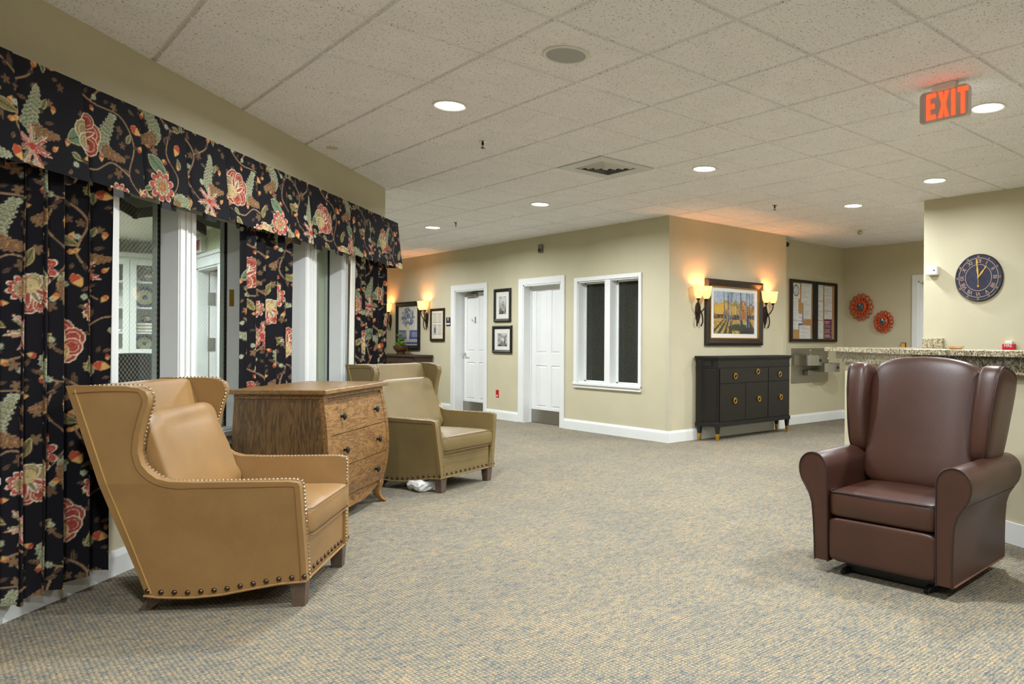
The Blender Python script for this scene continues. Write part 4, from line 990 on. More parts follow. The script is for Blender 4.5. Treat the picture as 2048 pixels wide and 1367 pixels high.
# wall clock
cx_, cz_, cy_, R_ = -3.113, 1.865, 7.55, .237
ck = thing('wall_clock', (cx_, cy_, cz_ - R_), 'large navy wall clock with roman numerals and brass hands', 'clock')
mL = lambda x, y, h: (x, -h, y)
MT['clock_navy'] = plain('crackled_navy', S(26, 28, 52), .55, var=(22, .55)); MT['clock_rim'] = plain('dark_rim', S(34, 30, 36), .45, var=(10, .2)); MT['numeral'] = plain('rose_gilt', S(186, 154, 134), .5, var=(60, .15))
obj('rim', G().lathe([(R_ - .012, 0), (R_, .004), (R_, .024), (R_ - .008, .030), (R_ - .014, .026)], c=(cx_, cy_, cz_), n=64, m=mL), MT['clock_rim'], ck, smooth=True)
dial = obj('dial', G().lathe([(R_ - .010, .010), (R_ - .010, .0265), (.001, .0268)], c=(cx_, cy_, cz_), n=64, m=mL), MT['clock_navy'], ck)
for rr in (.196, .131): obj('chapter_ring', G().lathe([(rr - .0022, .0266), (rr - .0022, .0278), (rr + .0022, .0278), (rr + .0022, .0266)], c=(cx_, cy_, cz_), n=64, m=mL, cap=False), MT['numeral'], dial)
for k in range(12):
    th = k * PI / 6
    for s_, sz, r_ in ((ROMAN[k], .054, .163), (str(60 if k == 0 else k * 5), .024, .212)):
        v_, f_ = text_mesh(s_, sz); wd = .92 if sz > .03 else 1.
        def Tn(p, th=th, r_=r_, wd=wd): x, y = p[0] * wd, p[1] * 1.05 + r_; return Vector((cx_ + x * math.cos(th) + y * math.sin(th), cy_ - .0275 - p[2], cz_ - x * math.sin(th) + y * math.cos(th)))
        obj('numeral' if sz > .03 else 'minute_figure', G(Tn).add(v_, f_), MT['numeral'], dial)
for nm, th, L, w_ in (('minute_hand', math.radians(-5), .195, .010), ('hour_hand', math.radians(36), .150, .010), ('second_hand', PI, .095, .004)):
    def Th(p, th=th): return Vector((cx_ + p[0] * math.cos(th) + p[1] * math.sin(th), cy_ - .032 - p[2], cz_ - p[0] * math.sin(th) + p[1] * math.cos(th)))
    pl = [(-w_ * .35, -.015), (w_ * .35, -.015), (w_ * .5, .02), (w_, L * .38), (w_ * .35, L * .7), (w_ * .9, L * .78), (.0005, L), (-w_ * .9, L * .78), (-w_ * .35, L * .7), (-w_, L * .38), (-w_ * .5, .02)] if nm != 'second_hand' else [(-.003, 0), (.003, 0), (.003, L - .02), (.012, L - .01), (.009, L), (-.009, L), (-.012, L - .01), (-.003, L - .02)]
    obj(nm, G(Th).prism(pl, 0, .002), MT['gold'], ck)
obj('hand_hub', G().lathe([(.009, .026), (.009, .038), (.001, .040)], c=(cx_, cy_, cz_), n=14, m=mL), MT['gold'], ck)

# ================================================================== ALCOVE
MT['orange'] = plain('orange_enamel', S(196, 74, 30), .35, var=(30, .2)); MT['teal'] = plain('teal_glass', S(44, 66, 78), .25, var=(60, .4))
def flower(cx, cz, R, label):
    t = thing('metal_flower', (cx, 10.49, cz - R), label, 'wall decor', 'orange metal flowers')
    for ring, (r0, pr, n, zo, ph) in enumerate(((.78, .20, 14, .020, 0), (.56, .17, 14, .045, .5))):
        for k in range(n):
            a = 2 * PI * (k + ph) / n; pts = []
            for q in range(10):
                b = 2 * PI * q / 10; u = r0 * R + pr * R * math.cos(b) * 1.15; v = pr * R * math.sin(b) * .92
                pts.append((cx + u * math.cos(a) - v * math.sin(a), 10.49 - zo - .010 * math.cos(b), cz + u * math.sin(a) + v * math.cos(a)))
            obj('petal', G().tube(pts, .010 if R > .19 else .009, 6, closed=True), MT['orange'], t, smooth=True)
    mm = lambda x, y, h: (x, -h, y)
    obj('collar', G().lathe([(R * .50, .045), (R * .46, .060), (R * .36, .066), (R * .32, .055)], c=(cx, 10.49, cz), n=28, m=mm, cap=False), MT['orange'], t, smooth=True)
    obj('boss', G().lathe([(R * .33, .0), (R * .33, .058), (R * .2, .070), (.001, .074)], c=(cx, 10.49, cz), n=28, m=mm), MT['teal'], t, smooth=True)
    g = G()
    for k in range(16):
        a = 2 * PI * k / 16; g.tube([(cx + R * .10 * math.cos(a), 10.416, cz + R * .10 * math.sin(a)), (cx + R * .30 * math.cos(a), 10.427, cz + R * .30 * math.sin(a))], .003, 4)
    obj('boss_rays', g, MT['silver'], t)
flower(-6.152, 1.768, .205, 'larger orange metal flower, higher on the wall, toward the notice board'); flower(-5.768, 1.532, .165, 'smaller orange metal flower, lower on the wall, toward the doorway')
t = thing('keypad', (-5.45, 10.48, 1.13), 'small dark keypad with amber buttons by the alcove door', 'keypad')
obj('case', G().box(-5.485, -5.415, 10.47, 10.5, 1.10, 1.215), MT['black'], t, bevel=.004)
MT['amber'] = glowmat('amber_key', (1, .45, .08, 1), .6)
for i in range(3):
    for j in range(3): obj('key', G().box(-5.475 + i * .02, -5.461 + i * .02, 10.467, 10.47, 1.15 + j * .02, 1.163 + j * .02), MT['amber'], t)
# notice board
NB_ = (9.025, 10.265, 1.22, 2.137)
t = thing('notice_board', (-6.48, 9.65, 1.22), 'dark framed two-door cork notice board over the drinking fountain', 'notice board')
y0, y1, z0, z1 = NB_; ym = 9.667; X = -6.499
obj('cork_back', G().box(X, X + .02, y0, y1, z0, z1), MT['cork'], t)
g = G()
for a, b in ((y0, ym - .004), (ym + .004, y1)):
    g = G(); f = .052
    g.box(X + .02, X + .05, a, a + f, z0, z1).box(X + .02, X + .05, b - f, b, z0, z1).box(X + .02, X + .05, a + f, b - f, z0, z0 + f * .8).box(X + .02, X + .05, a + f, b - f, z1 - f * .8, z1)
    dr = obj('door', g, MT['black'], t, bevel=.004)
    obj('pane', G().box(X + .040, X + .043, a + f, b - f, z0 + f * .8, z1 - f * .8), MT['glass'], dr)
def sheet(w, h, seed, kind='text'):
    ny, nx = max(12, int(h / .006)), max(10, int(w / .006)); rg = np.random.RandomState(seed); a = np.zeros((ny, nx, 3)); a[:] = C(214, 214, 210)
    if kind == 'text':
        for j in range(3, ny - 2, 3):
            L = int(nx * (.35 + .5 * rg.rand())); a[j, 2:2 + L] = C(168, 168, 170) if rg.rand() > .2 else a[j, 2:2 + L]
        if seed % 3 == 0: a[ny // 2, 1:-1] = C(120, 126, 160)
    elif kind == 'circle':
        yy, xx = np.mgrid[0:ny, 0:nx]; r = np.hypot((yy - ny * .45) / ny, (xx - nx * .5) / nx); a[(np.abs(r - .33) < .045)] = C(90, 96, 104); a[(r < .25) & (rg.rand(ny, nx) > .6)] = C(150, 150, 156)
    elif kind == 'blue':
        a[1:-1, 1:-1] = C(96, 104, 150); a[3:-3, 3:-3] = C(212, 214, 216); a[int(ny * .8):-2, 2:-2] = C(60, 84, 150); a[ny // 3] = C(96, 104, 150); a[int(ny * .58)] = C(96, 104, 150)
    elif kind == 'maroon':
        a[:] = C(96, 22, 66)
        for j in (4, 8, 14, 18, 24, 27, 30): 
            if j < ny - 1: a[j:j + (2 if j < 10 else 1), 3:int(nx * (.6 + .3 * rg.rand()))] = C(206, 178, 196)
    return a
papers = [(9.085, .195, 1.855, .225, 'circle', 'white sheet with a round emblem at the top of the notice board'), (9.09, .15, 1.60, .25, 'text', 'narrow typed sheet below the round emblem sheet'), (9.09, .155, 1.40, .27, 'text', 'typed sheet at the lower edge side of the first door'),
          (9.31, .26, 1.80, .30, 'text', 'slightly tilted typed sheet at the top, by the board divider'), (9.37, .20, 1.56, .28, 'text', 'typed sheet under the tilted one on the notice board'), (9.225, .13, 1.45, .20, 'blue', 'small blue-bordered card in the middle of the notice board'),
          (9.27, .29, 1.265, .20, 'text', 'ruled schedule sheet at the bottom of the first door'), (9.725, .165, 1.85, .24, 'text', 'upper narrow typed list behind the second door'), (9.725, .165, 1.55, .29, 'text', 'middle narrow typed list behind the second door'), (9.725, .17, 1.27, .27, 'text', 'bottom narrow typed list behind the second door'),
          (9.93, .215, 1.83, .25, 'text', 'wide typed notice at the top of the second door'), (9.93, .215, 1.575, .25, 'text', 'wide typed notice above the maroon poster'), (9.93, .205, 1.365, .20, 'maroon', 'maroon notice with pale lettering behind the second door'), (9.935, .20, 1.268, .088, 'maroon', 'cropped maroon strip notice at the bottom of the board')]
for k, (ya, w_, za, h_, kd, lab) in enumerate(papers):
    til = .03 if k == 3 else 0
    picture('notice_sheet', lambda u, v, ya=ya, za=za, k=k, til=til: (X + .022 + .0008 * (k % 5), ya + u + til * v, za + v), w_, h_, sheet(w_, h_, k + 1, kd), label=lab, cat='paper', group='sheets on the notice board')
# drinking fountain
t = thing('drinking_fountain', (-6.4, 9.55, .61), 'stainless steel two-level drinking fountain on the alcove wall', 'drinking fountain')
obj('back_plate', G().box(-6.5, -6.485, 9.10, 10.06, .61, 1.123), MT['steel'], t, bevel=.003)
def basin(y0, y1, z0, z1, dp):
    xs = [-6.485, -6.485 + dp - .12]; ym_ = (y0 + y1) / 2; hw = (y1 - y0) / 2
    pl = [(-6.485, y0)] + [(xs[1] + .12 * math.cos(a), ym_ + hw * math.sin(a)) for a in np.linspace(-PI / 2, PI / 2, 15)] + [(-6.485, y1)]
    g = G(); n = len(pl); inn = [(x - (.02 if x > -6.48 else -.02), ym_ + (y - ym_) * .90) for x, y in pl]
    g.add([(x, y, z0) for x, y in pl] + [(x, y, z1) for x, y in pl] + [(x, y, z1) for x, y in inn] + [(x, y, z1 - .05) for x, y in inn],
          [tuple(range(n))[::-1]] + [(i, (i + 1) % n, n + (i + 1) % n, n + i) for i in range(n)] + [(n + i, n + (i + 1) % n, 2 * n + (i + 1) % n, 2 * n + i) for i in range(n)] + [(2 * n + i, 2 * n + (i + 1) % n, 3 * n + (i + 1) % n, 3 * n + i) for i in range(n)] + [tuple(range(3 * n, 4 * n))])
    b = obj('basin', g, MT['steel'], t, smooth=True, ang=35)
    obj('push_button', G().lathe([(.022, 0), (.022, .012), (.001, .014)], c=(xs[1] + .115, ym_ + .03, (z0 + z1) / 2), n=14, m=lambda a, b_, h: (h, a, b_)), MT['black'], b)
    obj('spout', G().tube([(-6.38, ym_ + hw * .55, z1 - .01), (-6.38, ym_ + hw * .55, z1 + .035), (-6.37, ym_ + hw * .48, z1 + .062), (-6.35, ym_ + hw * .32, z1 + .068)], [.016, .012, .009, .007], 10), MT['chrome'], b, smooth=True)
basin(9.13, 9.50, .875, 1.025, .33); basin(9.58, 9.98, .77, .90, .33)
obj('drain_cover', G().box(-6.485, -6.40, 9.40, 9.66, .72, .80), MT['steel'], t, bevel=.01)

# ================================================================== MIDDLE WALL: SIDEBOARD, PAINTING, SCONCES
sb = thing('sideboard', (-6.12, 7.6, 0), 'black sideboard with brass ring pulls under the forest painting', 'sideboard')
plan = [(-6.275, 6.80), (-6.20, 6.80), (-5.985, 6.885), (-5.985, 8.345), (-6.20, 8.43), (-6.275, 8.43)]
pl2 = lambda d: [(-6.275, 6.80 - d), (-6.20 + d * .2, 6.80 - d), (-5.985 + d, 6.885 - d * .5), (-5.985 + d, 8.345 + d * .5), (-6.20 + d * .2, 8.43 + d), (-6.275, 8.43 + d)]
obj('body', G().prism(plan, .205, .995), MT['ebony'], sb, bevel=.003)
obj('top', G().prism(pl2(.03), 1.005, 1.035), MT['black'], sb, bevel=.004); obj('top_moulding', G().prism(pl2(.012), .985, 1.006), MT['black'], sb, bevel=.004)
obj('frieze_rail', G().prism(pl2(.008), .89, .90), MT['black'], sb); 
g = G().prism(pl2(.014), .175, .225); obj('plinth_rail', g, MT['black'], sb, bevel=.004)
fx = -5.985
obj('canted_panel', G().hexa([(-6.185, 6.806 - .012, .245), (-6.002, 6.878 - .012, .245), (-6.002, 6.878, .245), (-6.185, 6.806, .245), (-6.185, 6.806 - .012, .875), (-6.002, 6.878 - .012, .875), (-6.002, 6.878, .875), (-6.185, 6.806, .875)]), MT['ebony'], sb, bevel=.003)
obj('canted_frieze', G().hexa([(-6.185, 6.806 - .010, .915), (-6.06, 6.855 - .010, .915), (-6.06, 6.855, .915), (-6.185, 6.806, .915), (-6.185, 6.806 - .010, .975), (-6.06, 6.855 - .010, .975), (-6.06, 6.855, .975), (-6.185, 6.806, .975)]), MT['black'], sb)
def ringpull(parent, y, z):
    th = [(fx + .026 + .006 * math.sin(a), y + .027 * math.cos(a), z + .031 * math.sin(a)) for a in np.linspace(0, 2 * PI, 17)[:-1]]
    obj('ring_pull', G().tube(th, .0068, 8, closed=True).lathe([(.012, .010), (.008, .026), (.010, .032), (.001, .036)], c=(fx, y, z + .031), n=10, m=lambda a, b, h: (h, a, b)), MT['gold'], parent, smooth=True)
dw = obj('drawer', G().box(fx, fx + .014, 6.905, 7.855, .705, .882), MT['ebony'], sb, bevel=.003); ringpull(dw, 7.185, .785); ringpull(dw, 7.63, .83)
dw = obj('drawer', G().box(fx, fx + .014, 7.868, 8.325, .705, .882), MT['ebony'], sb, bevel=.003); ringpull(dw, 8.10, .785)
for a, b in ((6.905, 7.395), (7.403, 7.855), (7.868, 8.325)):
    dr = obj('door', G().box(fx, fx + .012, a, b, .235, .693), MT['ebony'], sb, bevel=.003); ringpull(dr, (a + b) / 2 + .03, .48)
for x, y in ((-6.235, 6.83), (-6.01, 6.905), (-6.01, 8.325), (-6.235, 8.40)):
    lg = obj('leg', G().hexa([(x - .018, y - .018, .085), (x + .018, y - .018, .085), (x + .018, y + .018, .085), (x - .018, y + .018, .085), (x - .026, y - .026, .18), (x + .026, y - .026, .18), (x + .026, y + .026, .18), (x - .026, y + .026, .18)]), MT['black'], sb, bevel=.003)
    obj('ferrule', G().hexa([(x - .013, y - .013, 0), (x + .013, y - .013, 0), (x + .013, y + .013, 0), (x - .013, y + .013, 0), (x - .019, y - .019, .088), (x + .019, y - .019, .088), (x + .019, y + .019, .088), (x - .019, y + .019, .088)]), MT['gold'], lg, bevel=.002)

def framed(name, T, w, h, fw, fd, fmat, label, cat='picture', inner=None, group=None, mat_w=0, img=None, img_rect=None, liner=None):
    """T(u,v,d): u right, v up, d out of the wall, metres from the lower corner"""
    t = thing(name, T(w / 2, 0, 0), label, cat, group); TT = lambda p: Vector(T(p[0], p[1], p[2]))
    g = G(TT)
    ou = [(0, 0), (w, 0), (w, h), (0, h)]; inn = [(fw, fw), (w - fw, fw), (w - fw, h - fw), (fw, h - fw)]; mid = [(fw * .35, fw * .35), (w - fw * .35, fw * .35), (w - fw * .35, h - fw * .35), (fw * .35, h - fw * .35)]
    vs_ = [(*p, 0) for p in ou] + [(*p, fd * .75) for p in ou] + [(*p, fd) for p in mid] + [(*p, fd * .55) for p in inn] + [(*p, 0) for p in inn]
    fs_ = [(k * 4 + i, k * 4 + (i + 1) % 4, k * 4 + 4 + (i + 1) % 4, k * 4 + 4 + i) for k in range(4) for i in range(4)]
    fo = obj('frame', g.add(vs_, fs_), fmat, t)
    if liner:
        lw = .012; g = G(TT)
        for a0, a1, b0, b1 in ((fw - .002, fw + lw, fw, h - fw), (w - fw - lw, w - fw + .002, fw, h - fw), (fw, w - fw, fw - .002, fw + lw), (fw, w - fw, h - fw - lw, h - fw + .002)): g.box(a0, a1, b0, b1, fd * .2, fd * .62)
        obj('gilt_liner', g, liner, fo)
    obj('mat_board', G(TT).box(fw * .9, w - fw * .9, fw * .9, h - fw * .9, .004, .010), MT['matboard'], t)
    if img is not None:
        a0, b0, a1, b1 = img_rect; picture('print', lambda u, v: T(a0 + u, b0 + v, .0125), a1 - a0, b1 - b0, img, t)
    obj('glazing', G(TT).box(fw * .95, w - fw * .95, fw * .95, h - fw * .95, fd * .35, fd * .35 + .001), MT['glass'], t)
    return t
def forest(ny=128, nx=176):
    rg = np.random.RandomState(5); v, u = np.mgrid[0:ny, 0:nx]; v = v / ny; u = u / nx
    n1 = vnoise(ny, nx, 9, 9, 1); n2 = vnoise(ny, nx, 4, 4, 2); n3 = vnoise(ny, nx, 2.2, 2.2, 3); n4 = vnoise(ny, nx, 22, 18, 4)
    im = np.zeros((ny, nx, 3)); im[:] = C(168, 186, 204)                      # sky
    fol = (n1 * .55 + n2 * .3 + n3 * .15); line = .20 + .16 * n4
    m = (v > line - .18 * (fol - .4)); im[m] = C(196, 136, 44)
    im[m & (n2 > .55)] = C(222, 176, 62); im[m & (n3 > .68)] = C(176, 96, 30); im[m & (u > .66) & (n1 > .35)] = C(190, 100, 36); im[m & (u > .45) & (u < .62) & (n2 > .5)] = C(150, 142, 58); im[m & (n3 < .2)] = C(92, 84, 44)
    for cx, cy, r in ((.14, .42, .13), (.48, .46, .12), (.24, .34, .09)):
        d = np.hypot((u - cx) * 1.1, v - cy) + .06 * (n2 - .5); im[(d < r)] = C(232, 186, 60); im[(d < r) & (n3 > .6)] = C(204, 146, 40)
    dk = (v > .54) & (v < .66); im[dk & (n2 * .6 + n3 * .4 > .35)] = C(44, 40, 52); im[dk & (u > .62) & (u < .82)] = C(170, 104, 44)
    gr = v > .645 - .015 * np.sin(u * 9); im[gr] = C(184, 146, 52); im[gr & (n3 > .6)] = C(206, 172, 76); im[gr & (n2 < .3)] = C(140, 112, 40)
    im[gr & (v < .70)] = C(206, 150, 66)
    for sx, w_, sl in ((.23, .03, -1.1), (.30, .035, -.75), (.35, .03, -.35), (.42, .04, -.12), (.66, .06, .10), (.82, .10, .55)):
        m = gr & (np.abs(u - (sx + sl * (v - .66) * .75)) < w_ * (.4 + 2.0 * (v - .64))); im[m & (n3 > .18)] = C(52, 46, 44)
    m = gr & (np.hypot((u - .62) / .26, (v - .84) / .08) < 1 + .3 * (n2 - .5)); im[m] = C(48, 62, 40); m = gr & (np.hypot((u - .88) / .2, (v - .97) / .12) < 1); im[m] = C(38, 38, 48)
    for tx, w_, b in ((.24, .011, .70), (.33, .012, .68), (.375, .007, .66), (.42, .016, .82), (.48, .005, .64), (.545, .006, .66), (.64, .013, .80), (.80, .016, .84), (.865, .010, .84), (.93, .006, .66)):
        m = (np.abs(u - tx - .006 * np.sin(v * 7 + tx * 20)) < w_) & (v < b); im[m] = C(128, 150, 182); im[m & (u > tx + w_ * .15)] = C(58, 62, 80)
    k = im.copy()
    for dy, dx in ((0, 1), (1, 0), (0, -1), (-1, 0)): k += np.roll(np.roll(im, dy, 0), dx, 1)
    im = k / 5 * (.78 + .3 * n3[..., None]); g_ = im.mean(2, keepdims=True); return g_ + (im - g_) * .85
TP_ = lambda y0, z0: (lambda u, v, d: (-6.3 + d, y0 + u, z0 + v))
MT['frame_dark'] = plain('dark_gilt_frame', S(44, 34, 28), .4, var=(40, .5)); MT['gilt'] = plain('antique_gilt', S(150, 112, 52), .4, .6, var=(60, .3))
framed('forest_painting', TP_(6.975, 1.166), 1.15, .838, .085, .05, MT['frame_dark'], 'framed print of a golden aspen forest with long shadows above the sideboard', liner=MT['gilt'], img=forest(), img_rect=(.165, .150, .985, .690))

def sconce(T, label):
    """T(u,d,z): u along the wall, d out of it"""
    TT = lambda p: Vector(T(p[0], p[1], p[2])); t = thing('wall_sconce', T(0, 0, 1.42), label, 'wall sconce', 'amber glass wall sconces')
    pl = [(0, 1.43), (.030, 1.50), (.045, 1.57), (.040, 1.64), (.020, 1.69), (0, 1.70), (-.020, 1.69), (-.040, 1.64), (-.045, 1.57), (-.030, 1.50)]
    obj('back_plate', G(TT).prism(pl, 0, .022, lambda a, b, c: (a, c, b)), MT['bronze'], t, bevel=.006)
    for u in (-.075, .075):
        sg = 1 if u > 0 else -1
        obj('arm', G(TT).tube([tuple(p) for p in smooth_poly([(-.035 * sg, .03, 1.40), (-.050 * sg, .045, 1.46), (-.02 * sg, .06, 1.55), (.045 * sg, .075, 1.62), (u, .085, 1.68), (u, .085, 1.735)], 5)], .0085, 8), MT['bronze'], t, smooth=True)
        obj('socket_cup', G(TT).lathe([(.010, 1.715), (.018, 1.722), (.026, 1.735), (.022, 1.745)], c=(u, .085, 0), n=16), MT['bronze'], t, smooth=True)
        sh = obj('shade', G(TT).lathe([(.020, 1.738), (.036, 1.750), (.052, 1.785), (.058, 1.83), (.062, 1.875), (.070, 1.895), (.067, 1.896), (.058, 1.872), (.054, 1.83), (.048, 1.788), (.032, 1.756), (.012, 1.746)], c=(u, .085, 0), n=24), MT['shade'], t, smooth=True, ang=60)
        la = bpy.data.lights.new('sconce_bulb', 'POINT'); la.energy = SCONCE_W * EXPO_LAMP; la.color = (1, .62, .28); la.shadow_soft_size = .018
        lo = bpy.data.objects.new('sconce_bulb', la); COL.objects.link(lo); lo.parent = t; lo.location = Vector(T(u, .085, 1.835)) - WL[t.name]
sconce(lambda u, d, z: (-6.3 + d, 6.845 + u, z), 'bronze two-light sconce with amber shades between the wall corner and the forest painting')
sconce(lambda u, d, z: (-6.3 + d, 8.20 + u, z), 'bronze two-light sconce with amber shades between the forest painting and the alcove')
sconce(lambda u, d, z: (-12.30 + u, 6.35 - d, z), 'bronze two-light sconce between the blue flower picture and the small framed sheet')
sconce(lambda u, d, z: (-13.74 + u, 6.35 - d, z), 'bronze two-light sconce on the long wall, half hidden by the end curtain')

# ================================================================== LONG FAR WALL
TF = lambda x0, z0: (lambda u, v, d: (x0 + u, 6.35 - d, z0 + v))
def bw(ny, nx, seed):
    n = .5 * vnoise(ny, nx, 9, 7, seed) + .3 * vnoise(ny, nx, 4, 4, seed + 1) + .2 * vnoise(ny, nx, 2, 2, seed + 2); v = np.mgrid[0:ny, 0:nx][0] / ny
    k = np.clip(.78 - .9 * np.clip(n - .32 + .35 * (v - .4), 0, 1), .12, .8); k[[0, -1]] = .2; k[:, [0, -1]] = .2; return np.stack([k, k * .99, k * .96], 2)
framed('ink_sketch', TF(-10.115, 1.498), .458, .508, .048, .035, MT['black'], 'upper black-framed upright ink sketch between the two white doors', img=bw(50, 34, 3), img_rect=(.135, .12, .325, .385), group='black framed ink sketches')
framed('ink_sketch', TF(-10.152, 1.020), .528, .420, .048, .035, MT['black'], 'lower black-framed square ink sketch between the two white doors', img=bw(38, 46, 8), img_rect=(.135, .105, .395, .300), group='black framed ink sketches')
def bouquet(ny=130, nx=120):
    v, u = np.mgrid[0:ny, 0:nx]; v = v / ny; u = u / nx; n1 = vnoise(ny, nx, 6, 6, 21); n2 = vnoise(ny, nx, 3, 3, 22); n3 = vnoise(ny, nx, 12, 12, 23)
    im = np.zeros((ny, nx, 3)); im[:] = C(222, 216, 200); im[n3 > .6] = C(210, 208, 202)
    d = np.hypot((u - .5) / .34, (v - .28) / .26) + .25 * (n1 - .5); m = d < 1; im[m] = C(126, 136, 166); im[m & (n1 > .5)] = C(206, 204, 186); im[m & (n2 > .62)] = C(84, 98, 150); im[m & (n2 < .25)] = C(150, 148, 110); im[m & (n1 > .72)] = C(224, 220, 202)
    b = v > .62; im[b] = C(62, 84, 156)
    bal = b & (v > .66) & (v < .80) & (np.abs(((u * 13) % 1) - .5) < .24) & ((u < .36) | (u > .66)); im[bal] = C(176, 180, 186)
    im[(v > .86) & (v < .93)] = C(206, 196, 180); im[(v > .88) & (v < .91) & (((u * 9) % 1) < .4)] = C(120, 90, 110); im[v > .93] = C(58, 76, 140)
    im[(np.abs(u - .5) < .075 + .02 * np.sin(v * 12)) & (v > .47) & (v < .86)] = C(206, 200, 172); return im
framed('bouquet_picture', TF(-13.485, 1.035), .93, .875, .085, .04, MT['frame_blue'] if 'frame_blue' in MT else MT['black'], 'large framed blue and cream bouquet picture on the long wall above the console', img=bouquet(), img_rect=(.10, .10, .83, .78))
def four(ny=80, nx=60):
    im = np.zeros((ny, nx, 3)); im[:] = C(214, 206, 190)
    for a, b in ((.10, .42), (.50, .84)):
        for c, d in ((.10, .46), (.54, .86)):
            y0, y1, x0, x1 = int(a * ny), int(b * ny), int(c * nx), int(d * nx); im[y0:y1, x0:x1] = C(196, 186, 168); im[y0, x0:x1] = C(90, 84, 96); im[y1, x0:x1] = C(90, 84, 96)
    im[int(.60 * ny):int(.80 * ny), int(.22 * nx):int(.36 * nx)] = C(70, 80, 124); im[int(.52 * ny):int(.60 * ny), int(.27 * nx):int(.31 * nx)] = C(70, 80, 124); return im
framed('four_panel_picture', TF(-12.158, 1.195), .485, .565, .042, .035, MT['bronze'], 'small framed four-panel sheet beside the first white door', img=four(), img_rect=(.045, .045, .44, .52))
t = thing('restroom_sign', (-11.556, 6.35, 1.457), 'dark restroom sign plate with white pictogram beside the first door', 'sign')
obj('plate', G().box(-11.625, -11.488, 6.342, 6.35, 1.452, 1.598), plain('plum_plate', S(56, 50, 62), .5), t, bevel=.003)
obj('pictogram', G().box(-11.568, -11.546, 6.3395, 6.342, 1.545, 1.572).lathe([(.009, 0), (.009, .003)], c=(-11.557, 6.342, 1.580), n=12, m=lambda x, y, h: (x, -h, y)), MT['white'], t)
obj('text_strip', G().box(-11.618, -11.495, 6.3395, 6.342, 1.478, 1.500), MT['white'], t)
t = thing('red_outlet', (-10.03, 6.35, .337), 'red emergency wall outlet low between the two white doors', 'outlet')
obj('plate', G().box(-10.068, -9.990, 6.343, 6.35, .335, .450), MT['red'], t, bevel=.003); obj('socket', G().box(-10.046, -10.012, 6.341, 6.343, .350, .372), MT['white'], t)
for q in (.392, .42): obj('switch_slot', G().box(-10.042, -10.016, 6.3415, 6.343, q - .006, q + .008), plain('dark_red', S(110, 14, 18), .4), t)
t = thing('wall_chime', (-8.895, 6.35, 2.474), 'small grey device high on the long wall under the ceiling', 'wall device')
obj('case', G().box(-8.94, -8.85, 6.315, 6.35, 2.475, 2.595), plain('grey_plastic', S(120, 116, 106), .5), t, bevel=.006); obj('grille', G().box(-8.925, -8.865, 6.311, 6.315, 2.49, 2.53), MT['black'], t)
# console with planter
cn = thing('console_table', (-12.98, 6.15, 0), 'dark wooden console with drawers under the bouquet picture', 'console')
obj('top', G().box(-13.92, -12.05, 5.97, 6.335, .925, .955), MT['console'], cn, bevel=.004)
obj('case', G().box(-13.87, -12.10, 6.01, 6.33, .70, .925), MT['console'], cn)
for a, b in ((-13.85, -13.28), (-13.26, -12.70), (-12.68, -12.12)):
    d = obj('drawer', G().box(a, b, 5.995, 6.01, .72, .905), MT['console'], cn, bevel=.004); obj('knob', G().lathe([(.007, 0), (.006, .014), (.014, .022), (.001, .03)], c=((a + b) / 2, 5.995, .815), n=10, m=lambda x, y, h: (x, -h, y)), MT['bronze'], d, smooth=True)
for x in (-13.84, -12.13):
    for y in (6.035, 6.305): obj('leg', G().hexa([(x - .02, y - .02, 0), (x + .02, y - .02, 0), (x + .02, y + .02, 0), (x - .02, y + .02, 0), (x - .03, y - .025, .70), (x + .03, y - .025, .70), (x + .03, y + .025, .70), (x - .03, y + .025, .70)]), MT['console'], cn)
pt = thing('potted_plant', (-12.80, 6.10, .955), 'green succulents in a bronze bowl on the console', 'plant')
obj('pot', G().lathe([(.07, 0), (.08, .02), (.065, .035), (.10, .07), (.13, .11), (.135, .15), (.12, .16), (.118, .14), (.01, .13)], c=(-12.80, 6.10, .955), n=24), plain('bronze_glaze', S(96, 70, 46), .25, .4, var=(30, .3)), pt, smooth=True)
MT['leaf'] = plain('succulent_green', S(96, 128, 48), .5, var=(20, .35)); random.seed(12)
for kx, ky, kz, kr in ((-.07, 0, .18, .12), (.07, -.02, .17, .125), (-.02, .02, .25, .11), (-.05, .0, .34, .075)):
    g = G()
    for k in range(26):
        a = k * 2.4; e = k / 26.; L = kr * (1 - .45 * e); el = .15 + 1.25 * e; dx, dy, dz = math.cos(a) * math.cos(el) * L, math.sin(a) * math.cos(el) * L, math.sin(el) * L
        c = (-12.80 + kx, 6.10 + ky, .955 + kz - .02); sx, sy = -math.sin(a) * .018, math.cos(a) * .018; m_ = .6
        g.add([c, (c[0] + dx * m_ + sx, c[1] + dy * m_ + sy, c[2] + dz * m_), (c[0] + dx, c[1] + dy, c[2] + dz + .012), (c[0] + dx * m_ - sx, c[1] + dy * m_ - sy, c[2] + dz * m_), (c[0] + dx * m_, c[1] + dy * m_, c[2] + dz * m_ + .010), (c[0] + dx * m_, c[1] + dy * m_, c[2] + dz * m_ - .008)], [(0, 1, 4), (1, 2, 4), (2, 3, 4), (3, 0, 4), (0, 5, 1), (1, 5, 2), (2, 5, 3), (3, 5, 0)])
    obj('rosette', g, MT['leaf'], pt)

